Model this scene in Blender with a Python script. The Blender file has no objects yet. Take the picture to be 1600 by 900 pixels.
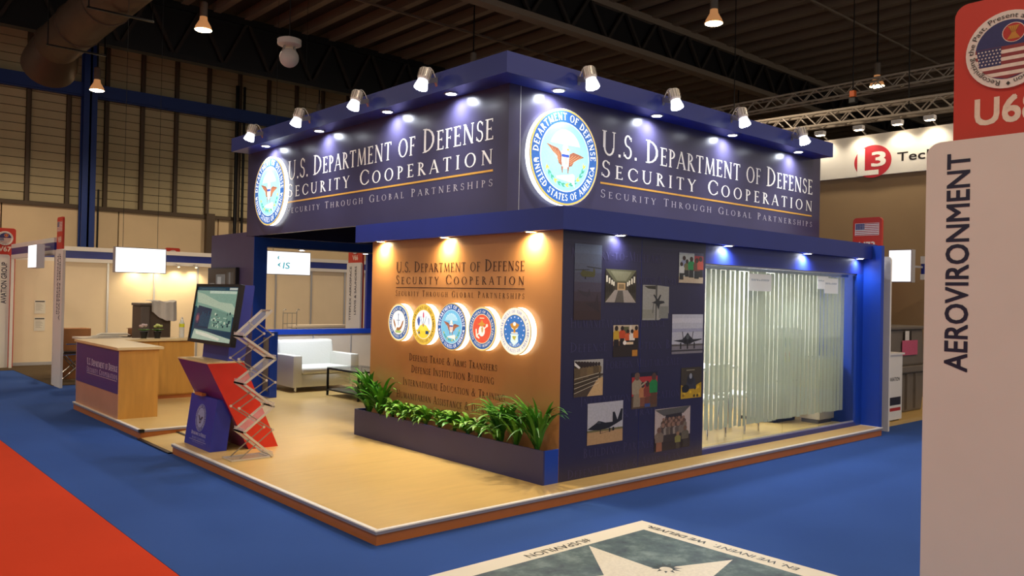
import bpy, bmesh, math, random
from mathutils import Vector, Matrix
from math import sin, cos, pi, radians
random.seed(7)
SC = bpy.context.scene
COL = SC.collection

# ------------------------------------------------------------------ camera, world, exposure
cd = bpy.data.cameras.new('camera'); cam = bpy.data.objects.new('camera', cd); COL.objects.link(cam)
cd.sensor_width = 36.0; cd.lens = 28.699; cd.clip_start = .05; cd.clip_end = 200
yaw, pitch, roll = 0.8462, 0.0092, 0.0209
fw = Vector((cos(yaw)*cos(pitch), sin(yaw)*cos(pitch), sin(pitch)))
r0 = Vector((sin(yaw), -cos(yaw), 0)); u0 = r0.cross(fw)
rt = cos(roll)*r0 + sin(roll)*u0; up = -sin(roll)*r0 + cos(roll)*u0
M = Matrix((rt, up, -fw)).transposed().to_4x4(); M.translation = Vector((-2.9133, -4.5853, 1.6644))
cam.matrix_world = M
SC.camera = cam
w = bpy.data.worlds.new('world'); SC.world = w; w.use_nodes = True
w.node_tree.nodes['Background'].inputs[0].default_value = (1.0, .92, .82, 1)
w.node_tree.nodes['Background'].inputs[1].default_value = .48
vs = SC.view_settings
vs.view_transform = 'Standard'; vs.look = 'None'; vs.exposure = 0.0; vs.gamma = 1.0; vs.use_curve_mapping = False
SC.cycles.use_denoising = True
SC.cycles.max_bounces = 6; SC.cycles.diffuse_bounces = 3; SC.cycles.glossy_bounces = 3
SC.cycles.transparent_max_bounces = 12; SC.cycles.transmission_bounces = 4
SC.cycles.sample_clamp_indirect = 4; SC.cycles.caustics_reflective = False; SC.cycles.caustics_refractive = False
HALL_W, DOWN_W, ARM_W = 560.0, 16.0, 54.0      # hall lamp, booth downlight, arm spotlight

# ------------------------------------------------------------------ helpers
def lin(h):
    h = h.lstrip('#'); o = []
    if len(h) == 3: h = ''.join(c*2 for c in h)
    for i in (0, 2, 4):
        c = int(h[i:i+2], 16)/255
        o.append(c/12.92 if c <= .04045 else ((c+.055)/1.055)**2.4)
    return tuple(o)+(1.0,)

MATS = {}
def mat(name, col='#808080', rough=.5, metal=0., var=0., scale=8., bump=0., bscale=60., emit=0., ecol=None, stretch=None, spec=.5, alpha=None):
    m = bpy.data.materials.new(name); m.use_nodes = True; nt = m.node_tree; b = nt.nodes['Principled BSDF']
    c = lin(col); b.inputs['Base Color'].default_value = c
    b.inputs['Roughness'].default_value = rough; b.inputs['Metallic'].default_value = metal
    b.inputs['Specular IOR Level'].default_value = spec
    if emit:
        b.inputs['Emission Color'].default_value = lin(ecol or col); b.inputs['Emission Strength'].default_value = emit
    if var or bump:
        tc = nt.nodes.new('ShaderNodeTexCoord'); mp = nt.nodes.new('ShaderNodeMapping')
        nt.links.new(tc.outputs['Object'], mp.inputs[0])
        if stretch: mp.inputs['Scale'].default_value = stretch
    if var:
        n = nt.nodes.new('ShaderNodeTexNoise'); n.inputs['Scale'].default_value = scale; n.inputs['Detail'].default_value = 5
        nt.links.new(mp.outputs[0], n.inputs[0])
        r = nt.nodes.new('ShaderNodeMapRange'); r.inputs[1].default_value = .3; r.inputs[2].default_value = .7
        r.inputs[3].default_value = 1-var; r.inputs[4].default_value = 1+var
        nt.links.new(n.outputs[0], r.inputs[0])
        mx = nt.nodes.new('ShaderNodeMix'); mx.data_type = 'RGBA'; mx.blend_type = 'MULTIPLY'; mx.inputs[0].default_value = 1
        mx.inputs[6].default_value = c
        nt.links.new(r.outputs[0], mx.inputs[7]); nt.links.new(mx.outputs[2], b.inputs['Base Color'])
    if bump:
        n2 = nt.nodes.new('ShaderNodeTexNoise'); n2.inputs['Scale'].default_value = bscale; n2.inputs['Detail'].default_value = 3
        nt.links.new(mp.outputs[0], n2.inputs[0])
        bp = nt.nodes.new('ShaderNodeBump'); bp.inputs['Strength'].default_value = bump; bp.inputs['Distance'].default_value = .01
        nt.links.new(n2.outputs[0], bp.inputs['Height']); nt.links.new(bp.outputs[0], b.inputs['Normal'])
    if alpha is not None: b.inputs['Alpha'].default_value = alpha
    MATS[name] = m; return m

def art_mat(name, emit=0., rough=.45):
    m = bpy.data.materials.new(name); m.use_nodes = True; nt = m.node_tree; b = nt.nodes['Principled BSDF']
    a = nt.nodes.new('ShaderNodeAttribute'); a.attribute_name = 'Col'
    n = nt.nodes.new('ShaderNodeTexNoise'); n.inputs['Scale'].default_value = 55; n.inputs['Detail'].default_value = 4
    tc = nt.nodes.new('ShaderNodeTexCoord'); nt.links.new(tc.outputs['Object'], n.inputs[0])
    r = nt.nodes.new('ShaderNodeMapRange'); r.inputs[1].default_value = .3; r.inputs[2].default_value = .7
    r.inputs[3].default_value = .9; r.inputs[4].default_value = 1.06; nt.links.new(n.outputs[0], r.inputs[0])
    mx = nt.nodes.new('ShaderNodeMix'); mx.data_type = 'RGBA'; mx.blend_type = 'MULTIPLY'; mx.inputs[0].default_value = 1
    nt.links.new(a.outputs[0], mx.inputs[6]); nt.links.new(r.outputs[0], mx.inputs[7])
    nt.links.new(mx.outputs[2], b.inputs['Base Color']); b.inputs['Roughness'].default_value = rough
    if emit:
        nt.links.new(mx.outputs[2], b.inputs['Emission Color']); b.inputs['Emission Strength'].default_value = emit
    return m

def glass_mat(name, tint='#f0f5f3', refl=.10):
    m = bpy.data.materials.new(name); m.use_nodes = True; nt = m.node_tree; nt.nodes.clear()
    o = nt.nodes.new('ShaderNodeOutputMaterial'); t = nt.nodes.new('ShaderNodeBsdfTransparent'); g = nt.nodes.new('ShaderNodeBsdfGlossy')
    lw = nt.nodes.new('ShaderNodeLayerWeight'); lw.inputs[0].default_value = .5
    pw = nt.nodes.new('ShaderNodeMath'); pw.operation = 'POWER'; pw.inputs[1].default_value = 4; nt.links.new(lw.outputs['Facing'], pw.inputs[0])
    f = nt.nodes.new('ShaderNodeMath'); f.operation = 'MULTIPLY_ADD'; f.inputs[1].default_value = .7; f.inputs[2].default_value = .025; nt.links.new(pw.outputs[0], f.inputs[0])
    t.inputs[0].default_value = lin(tint); g.inputs['Roughness'].default_value = .02
    mx = nt.nodes.new('ShaderNodeMixShader'); nt.links.new(f.outputs[0], mx.inputs[0])
    nt.links.new(t.outputs[0], mx.inputs[1]); nt.links.new(g.outputs[0], mx.inputs[2]); nt.links.new(mx.outputs[0], o.inputs[0])
    MATS[name] = m; return m

class MB:
    def __init__(s): s.v = []; s.f = []
    def add(s, vs, fs):
        o = len(s.v); s.v += [tuple(p) for p in vs]; s.f += [tuple(i+o for i in f) for f in fs]; return s
    def box(s, a, b):
        (x0, y0, z0), (x1, y1, z1) = a, b
        return s.add([(x0,y0,z0),(x1,y0,z0),(x1,y1,z0),(x0,y1,z0),(x0,y0,z1),(x1,y0,z1),(x1,y1,z1),(x0,y1,z1)],
                     [(0,3,2,1),(4,5,6,7),(0,1,5,4),(1,2,6,5),(2,3,7,6),(3,0,4,7)])
    def prism(s, poly, axis, a, b):
        # poly: 2D list; axis: 'x','y','z' extruded from a to b
        def P(p, t):
            return {'x': (t, p[0], p[1]), 'y': (p[0], t, p[1]), 'z': (p[0], p[1], t)}[axis]
        n = len(poly)
        return s.add([P(p, a) for p in poly]+[P(p, b) for p in poly],
                     [tuple(range(n))[::-1], tuple(range(n, 2*n))]+[(i, (i+1) % n, n+(i+1) % n, n+i) for i in range(n)])
    def tube(s, p0, p1, r0, r1=None, n=10, caps=True):
        p0, p1 = Vector(p0), Vector(p1); r1 = r0 if r1 is None else r1
        d = (p1-p0).normalized(); a = d.orthogonal().normalized(); b = d.cross(a)
        vs = [p0+r0*(cos(2*pi*i/n)*a+sin(2*pi*i/n)*b) for i in range(n)]+[p1+r1*(cos(2*pi*i/n)*a+sin(2*pi*i/n)*b) for i in range(n)]
        fs = [(i, (i+1) % n, n+(i+1) % n, n+i) for i in range(n)]
        if caps: fs += [tuple(range(n))[::-1], tuple(range(n, 2*n))]
        return s.add(vs, fs)
    def bar(s, p0, p1, wx, wy=None, upv=(0, 0, 1)):
        p0, p1 = Vector(p0), Vector(p1); wy = wx if wy is None else wy
        d = (p1-p0).normalized(); u = Vector(upv)
        if abs(d.dot(u)) > .95: u = Vector((1, 0, 0))
        a = d.cross(u).normalized(); b = a.cross(d)
        q = [(-1,-1),(1,-1),(1,1),(-1,1)]
        vs = [p0+a*i*wx/2+b*j*wy/2 for i, j in q]+[p1+a*i*wx/2+b*j*wy/2 for i, j in q]
        return s.add(vs, [(0,3,2,1),(4,5,6,7),(0,1,5,4),(1,2,6,5),(2,3,7,6),(3,0,4,7)])
    def path(s, pts, r, n=6):
        for a, b in zip(pts, pts[1:]): s.tube(a, b, r, n=n)
        return s
    def lathe(s, prof, c=(0, 0, 0), n=20, d=(0, 0, 1)):
        d = Vector(d).normalized(); a = d.orthogonal().normalized(); b = d.cross(a); c = Vector(c); vs = []
        for r, h in prof:
            for i in range(n): vs.append(c+d*h+r*(cos(2*pi*i/n)*a+sin(2*pi*i/n)*b))
        fs = []
        for k in range(len(prof)-1):
            for i in range(n): fs.append((k*n+i, k*n+(i+1) % n, (k+1)*n+(i+1) % n, (k+1)*n+i))
        fs += [tuple(range(n))[::-1], tuple((len(prof)-1)*n+i for i in range(n))]
        return s.add(vs, fs)
    def sphere(s, c, rx, ry=None, rz=None, n=14, m=8):
        ry = rx if ry is None else ry; rz = rx if rz is None else rz
        vs = [(c[0], c[1], c[2]-rz)]
        for j in range(1, m):
            t = -pi/2+pi*j/m
            for i in range(n): vs.append((c[0]+rx*cos(t)*cos(2*pi*i/n), c[1]+ry*cos(t)*sin(2*pi*i/n), c[2]+rz*sin(t)))
        vs.append((c[0], c[1], c[2]+rz)); fs = []
        for i in range(n):
            fs.append((0, 1+(i+1) % n, 1+i)); k = 1+(m-2)*n; fs.append((k+i, k+(i+1) % n, len(vs)-1))
            for j in range(m-2): fs.append((1+j*n+i, 1+j*n+(i+1) % n, 1+(j+1)*n+(i+1) % n, 1+(j+1)*n+i))
        return s.add(vs, fs)

def root(o):
    while o.parent: o = o.parent
    return o
def mesh_from(mb, name, off=(0, 0, 0), smooth=False, bevel=0., segs=2, fix=True):
    me = bpy.data.meshes.new(name); ox, oy, oz = off
    me.from_pydata([(x-ox, y-oy, z-oz) for x, y, z in mb.v], [], mb.f)
    bm = bmesh.new(); bm.from_mesh(me)
    if fix: bmesh.ops.recalc_face_normals(bm, faces=bm.faces)
    if bevel:
        bmesh.ops.remove_doubles(bm, verts=bm.verts, dist=1e-6)
        ed = [e for e in bm.edges if len(e.link_faces) == 2 and e.calc_face_angle(0) > .6]
        bmesh.ops.bevel(bm, geom=ed, offset=bevel, segments=segs, affect='EDGES', profile=.6)
    bm.to_mesh(me); bm.free()
    if smooth:
        for p in me.polygons: p.use_smooth = True
        try: me.set_sharp_from_angle(angle=radians(40))
        except Exception: pass
    return me
def link(name, data, parent=None, loc=None, label=None, cat=None, group=None, kind=None):
    o = bpy.data.objects.new(name, data); COL.objects.link(o)
    if parent: o.parent = parent
    if loc is not None: o.location = loc
    if label: o['label'] = label
    if cat: o['category'] = cat
    if group: o['group'] = group
    if kind: o['kind'] = kind
    return o
def TH(name, label, cat, loc=(0, 0, 0), group=None, rz=0., kind=None):
    o = link(name, None, None, loc, label, cat, group, kind); o.empty_display_size = .1; o.rotation_euler = (0, 0, rz); return o
def OB(name, mb, m, parent=None, label=None, cat=None, group=None, kind=None, smooth=False, bevel=0., segs=2, local=False, org=None, fix=True):
    off = (0, 0, 0)
    if parent is not None and not local: off = tuple(root(parent).location)
    if parent is None and org: off = org
    me = mesh_from(mb, name, off, smooth, bevel, segs, fix); me.materials.append(m)
    o = link(name, me, parent, None, label, cat, group, kind)
    if parent is None and org: o.location = org
    return o
def ST(name, mb, m, parent=None, **k):
    return OB(name, mb, m, parent, kind=None if parent else 'structure', **k)
def lamp(name, kind, parent, loc, energy, col, aim=(0, 0, -1), size=1.2, blend=.5, rad=.03, local=False):
    l = bpy.data.lights.new(name, kind); l.energy = energy; l.color = col
    if kind == 'SPOT': l.spot_size = size; l.spot_blend = blend; l.shadow_soft_size = rad
    elif kind == 'POINT': l.shadow_soft_size = rad
    o = bpy.data.objects.new(name, l); COL.objects.link(o); o.parent = parent
    o.location = Vector(loc) if (local or not parent) else Vector(loc)-root(parent).location
    o.rotation_euler = Vector(aim).to_track_quat('-Z', 'Y').to_euler(); return o
def copy_tree(o, parent=None):
    c = o.copy(); COL.objects.link(c)
    if parent: c.parent = parent
    for ch in list(o.children): copy_tree(ch, c)
    return c

# ------------------------------------------------------------------ flat art: coloured polygons on a plane
class ART:
    """layers of flat coloured print on a plane given by origin, right, up and out vectors"""
    def __init__(s, O, u, v, n, step=.0006):
        s.O, s.u, s.v, s.n = map(Vector, (O, u, v, n)); s.P = []; s.step = step
    def poly(s, pts, col, lay=1): s.P.append(([tuple(p) for p in pts], lin(col) if isinstance(col, str) else col, lay)); return s
    def rect(s, x0, y0, x1, y1, col, lay=1): return s.poly([(x0,y0),(x1,y0),(x1,y1),(x0,y1)], col, lay)
    def ell(s, cx, cy, rx, ry, col, lay=1, n=40, a0=0, a1=360):
        if a1-a0 >= 360: pts = [(cx+rx*cos(2*pi*i/n), cy+ry*sin(2*pi*i/n)) for i in range(n)]
        else: pts = [(cx+rx*cos(radians(a0+(a1-a0)*i/n)), cy+ry*sin(radians(a0+(a1-a0)*i/n))) for i in range(n+1)]
        return s.poly(pts, col, lay)
    def line(s, x0, y0, x1, y1, wd, col, lay=1):
        dx, dy = x1-x0, y1-y0; L = math.hypot(dx, dy) or 1; a, b = -dy/L*wd/2, dx/L*wd/2
        return s.poly([(x0+a,y0+b),(x1+a,y1+b),(x1-a,y1-b),(x0-a,y0-b)], col, lay)
    def polys(s, L, col, lay=1):
        for p in L: s.poly(p, col, lay)
        return s
    def star(s, cx, cy, r, col, lay=1, rot=90, k=5, inner=.4):
        return s.poly([(cx+(r if i % 2 == 0 else r*inner)*cos(radians(rot+180*i/k)), cy+(r if i % 2 == 0 else r*inner)*sin(radians(rot+180*i/k))) for i in range(2*k)], col, lay)
    def build(s, name, m, parent=None, local=False, **k):
        off = Vector((0, 0, 0)) if (parent is None or local) else root(parent).location
        vs, fs, cs = [], [], []
        for idx, (pts, c, lay) in enumerate(s.P):
            lay = lay+(idx % 48)*.008/48*(.0006/s.step)*8
            area = sum(pts[i][0]*pts[(i+1) % len(pts)][1]-pts[(i+1) % len(pts)][0]*pts[i][1] for i in range(len(pts)))
            if area < 0: pts = pts[::-1]
            o = len(vs); fs.append(tuple(range(o, o+len(pts)))); cs.append((c, len(pts)))
            vs += [s.O+s.u*x+s.v*y+s.n*(lay*s.step)-off for x, y in pts]
        me = bpy.data.meshes.new(name); me.from_pydata(vs, [], fs)
        if cs:
            at = me.color_attributes.new('Col', 'FLOAT_COLOR', 'CORNER'); buf = []
            for c, n in cs: buf += list(c)*n
            at.data.foreach_set('color', buf)
        me.materials.append(m)
        return link(name, me, parent, None, k.get('label'), k.get('cat'), k.get('group'), k.get('kind'))

# ------------------------------------------------------------------ roman capitals drawn stroke by stroke
TK, TN = .135, .06
def G_l(x0, y0, x1, y1, wd): return ('l', x0, y0, x1, y1, wd)
def G_a(cx, cy, rx, ry, a0, a1, w1=TK, w2=TN): return ('a', cx, cy, rx, ry, a0, a1, w1, w2)
def G_s(x, y, h=.13): return ('l', x-h, y+(.02 if y < .5 else -.02), x+h, y+(.02 if y < .5 else -.02), .04)
GL = {
 'A': (.78, [G_l(.06,0,.38,1,TN), G_l(.38,1,.70,0,TK), G_l(.18,.34,.58,.34,.05), G_s(.06,0,.08), G_s(.70,0,.12)]),
 'B': (.62, [G_l(.16,0,.16,1,TK), G_a(.16,.76,.32,.24,-90,90), G_a(.16,.28,.40,.28,-90,90), G_s(.14,0), G_s(.14,1)]),
 'C': (.78, [G_a(.46,.5,.42,.51,42,318), G_l(.76,.68,.76,.88,.05), G_l(.76,.12,.76,.30,.05)]),
 'D': (.84, [G_l(.16,0,.16,1,TK), G_a(.16,.5,.62,.5,-90,90), G_s(.14,0), G_s(.14,1)]),
 'E': (.60, [G_l(.16,0,.16,1,TK), G_l(.1,.97,.52,.97,TN), G_l(.16,.52,.44,.52,TN), G_l(.1,.03,.55,.03,TN), G_l(.51,.84,.51,1,.05), G_l(.54,0,.54,.17,.05), G_l(.43,.44,.43,.60,.04), G_s(.14,0), G_s(.14,1)]),
 'F': (.56, [G_l(.16,0,.16,1,TK), G_l(.1,.97,.50,.97,TN), G_l(.16,.52,.42,.52,TN), G_l(.49,.84,.49,1,.05), G_l(.41,.44,.41,.60,.04), G_s(.16,0), G_s(.14,1)]),
 'G': (.84, [G_a(.46,.5,.42,.51,42,300), G_l(.74,.68,.74,.86,.05), G_l(.72,.02,.72,.42,TK), G_s(.72,.44,.12)]),
 'H': (.86, [G_l(.16,0,.16,1,TK), G_l(.70,0,.70,1,TK), G_l(.16,.52,.70,.52,TN), G_s(.16,0), G_s(.16,1), G_s(.70,0), G_s(.70,1)]),
 'I': (.34, [G_l(.17,0,.17,1,TK), G_s(.17,0), G_s(.17,1)]),
 'J': (.36, [G_l(.2,-.1,.2,1,TK), G_s(.2,1)]),
 'K': (.72, [G_l(.16,0,.16,1,TK), G_l(.18,.48,.58,1,TN), G_l(.24,.54,.66,0,TK), G_s(.16,0), G_s(.16,1), G_s(.58,1,.09), G_s(.64,0,.1)]),
 'L': (.58, [G_l(.16,0,.16,1,TK), G_l(.1,.03,.52,.03,TN), G_l(.52,0,.52,.18,.05), G_s(.16,0), G_s(.16,1)]),
 'M': (1.0, [G_l(.14,0,.20,1,TN), G_l(.20,1,.50,.05,TK), G_l(.50,.05,.80,1,TN), G_l(.80,1,.87,0,TK), G_s(.14,0,.09), G_s(.87,0,.12)]),
 'N': (.88, [G_l(.16,0,.16,1,TN), G_l(.16,1,.72,0,TK), G_l(.72,0,.72,1,TN), G_s(.16,0,.1), G_s(.72,1,.1), G_s(.14,1,.08)]),
 'O': (.90, [G_a(.45,.5,.42,.51,0,360)]),
 'P': (.60, [G_l(.16,0,.16,1,TK), G_a(.16,.73,.38,.27,-90,90), G_s(.16,0), G_s(.14,1)]),
 'Q': (.90, [G_a(.45,.5,.42,.51,0,360), G_l(.5,.1,.85,-.2,TK)]),
 'R': (.70, [G_l(.16,0,.16,1,TK), G_a(.16,.75,.36,.25,-90,90), G_l(.30,.5,.64,0,TK), G_s(.16,0), G_s(.14,1), G_s(.66,0,.08)]),
 'S': (.56, [G_a(.28,.75,.21,.26,25,270,.10,.07), G_a(.28,.27,.24,.28,-155,90,.10,.07), G_l(.47,.76,.47,.92,.045), G_l(.06,.08,.06,.26,.045)]),
 'T': (.68, [G_l(.34,0,.34,1,TK), G_l(.04,.97,.64,.97,TN), G_l(.05,.82,.05,1,.05), G_l(.63,.82,.63,1,.05), G_s(.34,0)]),
 'U': (.84, [G_l(.16,.3,.16,1,TK), G_l(.70,.3,.70,1,TN), G_a(.43,.33,.305,.35,180,360,.10,.08), G_s(.16,1), G_s(.70,1,.1)]),
 'V': (.78, [G_l(.06,1,.38,0,TK), G_l(.38,0,.72,1,TN), G_s(.08,1,.12), G_s(.70,1,.09)]),
 'W': (1.1, [G_l(.06,1,.32,0,TK), G_l(.32,0,.56,1,TN), G_l(.54,1,.80,0,TK), G_l(.80,0,1.04,1,TN), G_s(.08,1,.12), G_s(1.02,1,.09)]),
 'X': (.74, [G_l(.08,1,.66,0,TK), G_l(.64,1,.08,0,TN)]),
 'Y': (.72, [G_l(.06,1,.36,.48,TK), G_l(.36,.48,.66,1,TN), G_l(.36,0,.36,.5,TK), G_s(.36,0), G_s(.08,1,.12), G_s(.64,1,.09)]),
 'Z': (.66, [G_l(.06,.97,.6,.97,TN), G_l(.6,1,.06,0,TK), G_l(.06,.03,.6,.03,TN)]),
 '&': (.86, [G_a(.36,.78,.17,.22,0,360,.09,.06), G_a(.32,.28,.28,.29,60,320,.11,.07), G_l(.26,.66,.74,0,.11), G_l(.52,.14,.76,.52,.05)]),
 '.': (.26, [G_l(.07,.06,.19,.06,.12)]), '-': (.36, [G_l(.05,.45,.31,.45,.08)]), ' ': (.34, []), ',': (.26, [G_l(.15,.1,.08,-.12,.1)]),
}
def glyph_polys(ch, bold=1.):
    wd, L = GL[ch]; out = []
    for g in L:
        if g[0] == 'l':
            _, x0, y0, x1, y1, t = g; t *= bold if t > .045 else 1
            dx, dy = x1-x0, y1-y0
            if abs(dy) > abs(dx)*.8:   # upright stroke: horizontal cut at both ends
                h = t/2*math.hypot(dx, dy)/abs(dy)
                out.append([(x0-h,y0),(x0+h,y0),(x1+h,y1),(x1-h,y1)])
            else:
                n = math.hypot(dx, dy); a, b = -dy/n*t/2, dx/n*t/2
                out.append([(x0+a,y0+b),(x1+a,y1+b),(x1-a,y1-b),(x0-a,y0-b)])
        else:
            _, cx, cy, rx, ry, a0, a1, w1, w2 = g; w1 *= bold; w2 *= bold; n = max(6, int(abs(a1-a0)/24))
            for i in range(n):
                q = []
                for k, (ex, ey) in ((i, (rx, ry)), (i+1, (rx, ry)), (i+1, (rx-w1, ry-w2)), (i, (rx-w1, ry-w2))):
                    a = radians(a0+(a1-a0)*k/n); q.append((cx+ex*cos(a), cy+ey*sin(a)))
                out.append(q)
    return wd, out
def roman(text, track=.10, small=.80, bold=1.):
    """small-cap layout: returns (polygons, width) at capital height 1"""
    x = 0; out = []
    for ch in text:
        s = small if ch.islower() else 1.
        wd, P = glyph_polys(ch.upper(), bold)
        out += [[(x+px*s, py*s) for px, py in p] for p in P]
        x += wd*s+track
    return out, x-track
def fit(polys, wdt, x0, x1, y0, h):
    k = (x1-x0)/wdt; return [[(x0+x*k, y0+y*h) for x, y in p] for p in polys]
def arc_text(polys, wdt, R, h, mid, top=True, squeeze=1.):
    """bend a line of text around a circle, tops outward (top) or inward (bottom)"""
    out = []
    for p in polys:
        q = []
        for x, y in p:
            d = (x-wdt/2)*h*squeeze/R
            a = radians(mid)-d if top else radians(mid)+d
            r = R+y*h if top else R+h-y*h
            q.append((r*cos(a), r*sin(a)))
        out.append(q)
    return out
_sans = {}
def sans(text, bold=0.):
    """polygons of a plain sans line, capital height 1"""
    if (text, bold) in _sans: return _sans[(text, bold)]
    if bold:
        P, W = sans(text); Q = []
        for dx, dy in ((-bold, -bold), (bold, bold), (-bold, bold), (bold, -bold)): Q += [[(x+dx+bold, y*(1-2*bold)+dy+bold) for x, y in p] for p in P]
        _sans[(text, bold)] = (Q, W+2*bold); return _sans[(text, bold)]
    cu = bpy.data.curves.new('t', 'FONT'); cu.body = text; cu.size = 1; cu.resolution_u = 3; cu.fill_mode = 'FRONT'
    o = bpy.data.objects.new('t', cu); COL.objects.link(o); dg = bpy.context.evaluated_depsgraph_get(); dg.update()
    me = o.evaluated_get(dg).to_mesh()
    V = [(v.co.x, v.co.y) for v in me.vertices]; P = [[V[i] for i in p.vertices] for p in me.polygons]
    o.evaluated_get(dg).to_mesh_clear(); bpy.data.objects.remove(o); bpy.data.curves.remove(cu)
    H = .716
    x0 = min(v[0] for v in V); x1 = max(v[0] for v in V)
    P = [[((x-x0)/H, y/H) for x, y in p] for p in P]; r = (P, (x1-x0)/H); _sans[(text, bold)] = r; return r

# ------------------------------------------------------------------ materials
NAVY = mat('navy_laminate', '#202f82', .36, var=.05, scale=3)
NAVYP = mat('navy_print', '#403c58', .24, var=.05, scale=2)
BLUEP = mat('royal_blue_panel', '#123ea8', .42, var=.04, scale=3)
PURP = mat('aubergine_panel', '#4a4068', .5, var=.04, scale=3)
ORANGE = mat('copper_print', '#b07c4c', .28, var=.05, scale=2)
DECK = mat('deck_laminate', '#d4b06c', .32, var=.05, scale=3, stretch=(1, 6, 1))
SKIRT = mat('deck_skirt', '#b4682e', .45, var=.06, scale=4)
LIP = mat('trim_lip', '#f2ece0', .35)
GREYT = mat('trim_grey', '#8c8890', .4)
BOOTHP = mat('booth_panel', '#f0dcbc', .55, var=.02, scale=3)
LINKM = mat('link_grey', '#8e867a', .35, metal=.3)
TRAY = mat('tray_acrylic', '#e4dcd6', .2, alpha=.35)
RACK = mat('rack_silver', '#cfc8bc', .3, metal=.25)
TRUSS = mat('truss_tube', '#bdb2a4', .4)
ALU = mat('aluminium', '#c8c8cc', .35, metal=.6)
WHITE = mat('white_board', '#e4dfd8', .5, var=.02, scale=4)
CREAM = mat('cream_panel', '#d8cbb8', .6, var=.03, scale=3)
OAK = mat('counter_wood', '#c68f3f', .45, var=.08, scale=4, stretch=(5, 5, .6))
OAKTOP = mat('counter_top', '#dcc08a', .35, var=.04, scale=4)
BLACK = mat('black_plastic', '#111114', .4)
BLACKM = mat('black_metal', '#17171a', .35, metal=.3)
STEEL = mat('steel', '#b9b4ac', .28, metal=.85)
CHROME = mat('chrome', '#d6d6d6', .15, metal=1.)
REDB = mat('red_board', '#c2321f', .45, var=.03, scale=3)
REDP = mat('red_panel', '#cc2a18', .40, var=.04, scale=3)
REDP_SHADE = mat('red_panel_shade', '#7a1e5e', .45, var=.04, scale=3)  # red of the kiosk with shade and blue light put into the colour
BLUEC = mat('blue_carpet', '#375699', .95, var=.07, scale=.8, bump=.4, bscale=420, spec=.1)
REDC = mat('red_carpet', '#cf4022', .95, var=.06, scale=.9, bump=.4, bscale=420, spec=.1)
GREYC = mat('grey_carpet', '#5a4c3a', .95, var=.08, scale=2, bump=.3, bscale=300, spec=.1)
CONC = mat('concrete', '#4c453e', .8, var=.1, scale=2)
CORR = mat('hall_cladding', '#c2b38c', .6, var=.08, scale=1.2)
MULL = mat('hall_mullion', '#5a4a38', .6)
HALLC = mat('hall_cream', '#ecd2a8', .7, var=.04, scale=1)
STEELB = mat('blue_steelwork', '#1d3a80', .5, var=.06, scale=2)
DARKS = mat('dark_steel', '#2c241e', .7, var=.1, scale=2)
DECKC = mat('roof_deck', '#453c34', .8, var=.12, scale=1)
PURL = mat('purlin_steel', '#8a7a68', .6)
DUCT = mat('duct_sheet', '#584838', .55, metal=.3, var=.12, scale=2)
LEATH = mat('white_leather', '#e6e6da', .42, bump=.15, bscale=40)
GREY = mat('grey_plastic', '#6f665c', .6, var=.06, scale=5)
BROWN = mat('brown_plastic', '#5e5040', .6, var=.05, scale=5)
CARD = mat('cardboard', '#8a5a34', .8, var=.08, scale=6)
PAPER = mat('paper', '#e8e2d4', .8, var=.04, scale=8)
SOIL = mat('soil', '#4a3022', .95, var=.3, scale=40, bump=1., bscale=80)
LEAFD = mat('leaf_dark', '#2f6b22', .42, var=.25, scale=9)
LEAFM = mat('leaf_mid', '#4f8f2c', .42, var=.25, scale=9)
LEAFL = mat('leaf_variegated', '#86b84a', .45, var=.3, scale=14)
GLASS = glass_mat('glass_pane')
GLASSG = glass_mat('acrylic', '#e9ece8')
BLIND = mat('blind_fabric', '#eeefe2', .8)
def _translucent(m, fac):
    nt = m.node_tree; o = nt.nodes['Material Output']; t = nt.nodes.new('ShaderNodeBsdfTranslucent'); mx = nt.nodes.new('ShaderNodeMixShader')
    t.inputs[0].default_value = lin('#eeefe2'); mx.inputs[0].default_value = fac
    nt.links.new(nt.nodes['Principled BSDF'].outputs[0], mx.inputs[1]); nt.links.new(t.outputs[0], mx.inputs[2]); nt.links.new(mx.outputs[0], o.inputs[0])
_translucent(BLIND, .30)
NOTICE = mat('notice_paper', '#f4f8fa', .7); _translucent(NOTICE, .25)
COOL = (.82, .88, 1.0); WARM = (1.0, .80, .46)
E_COOL = mat('lens_cool', '#ffffff', .3, emit=40, ecol='#eef4ff')
E_WARM = mat('lens_warm', '#fff4d8', .3, emit=40, ecol='#ffe9b0')
E_HALL = mat('lens_hall', '#fff0d8', .3, emit=22, ecol='#ffe2b4')
E_GLOW = mat('frosted_reflector', '#ffffff', .3, emit=1.6, ecol='#eef4ff')
E_AMBER = mat('lit_prismatic_bell', '#c89a68', .3, emit=.35, ecol='#ffb070')
E_BOX = mat('lightbox_face', '#ffffff', .4, emit=1.6, ecol='#fffdf6')
HALO = mat('acrylic_edge', '#ffffff', .4, emit=3.0, ecol='#f4fbff')
HALOW = mat('acrylic_edge_warm', '#ffffff', .4, emit=2.6, ecol='#fff2cc')
PRINT = art_mat('print_ink'); SEALM = art_mat('backlit_print', emit=.75); SEALB = art_mat('backlit_print_bright', emit=1.0)
SCREEN = art_mat('screen_image', emit=.45, rough=.15); BOXART = art_mat('lightbox_print', emit=1.3)

XN = ((0, -1, 0), (0, 0, 1), (-1, 0, 0))      # right, up, out of a face looking to -X
YN = ((1, 0, 0), (0, 0, 1), (0, -1, 0))       # ... of a face looking to -Y

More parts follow.
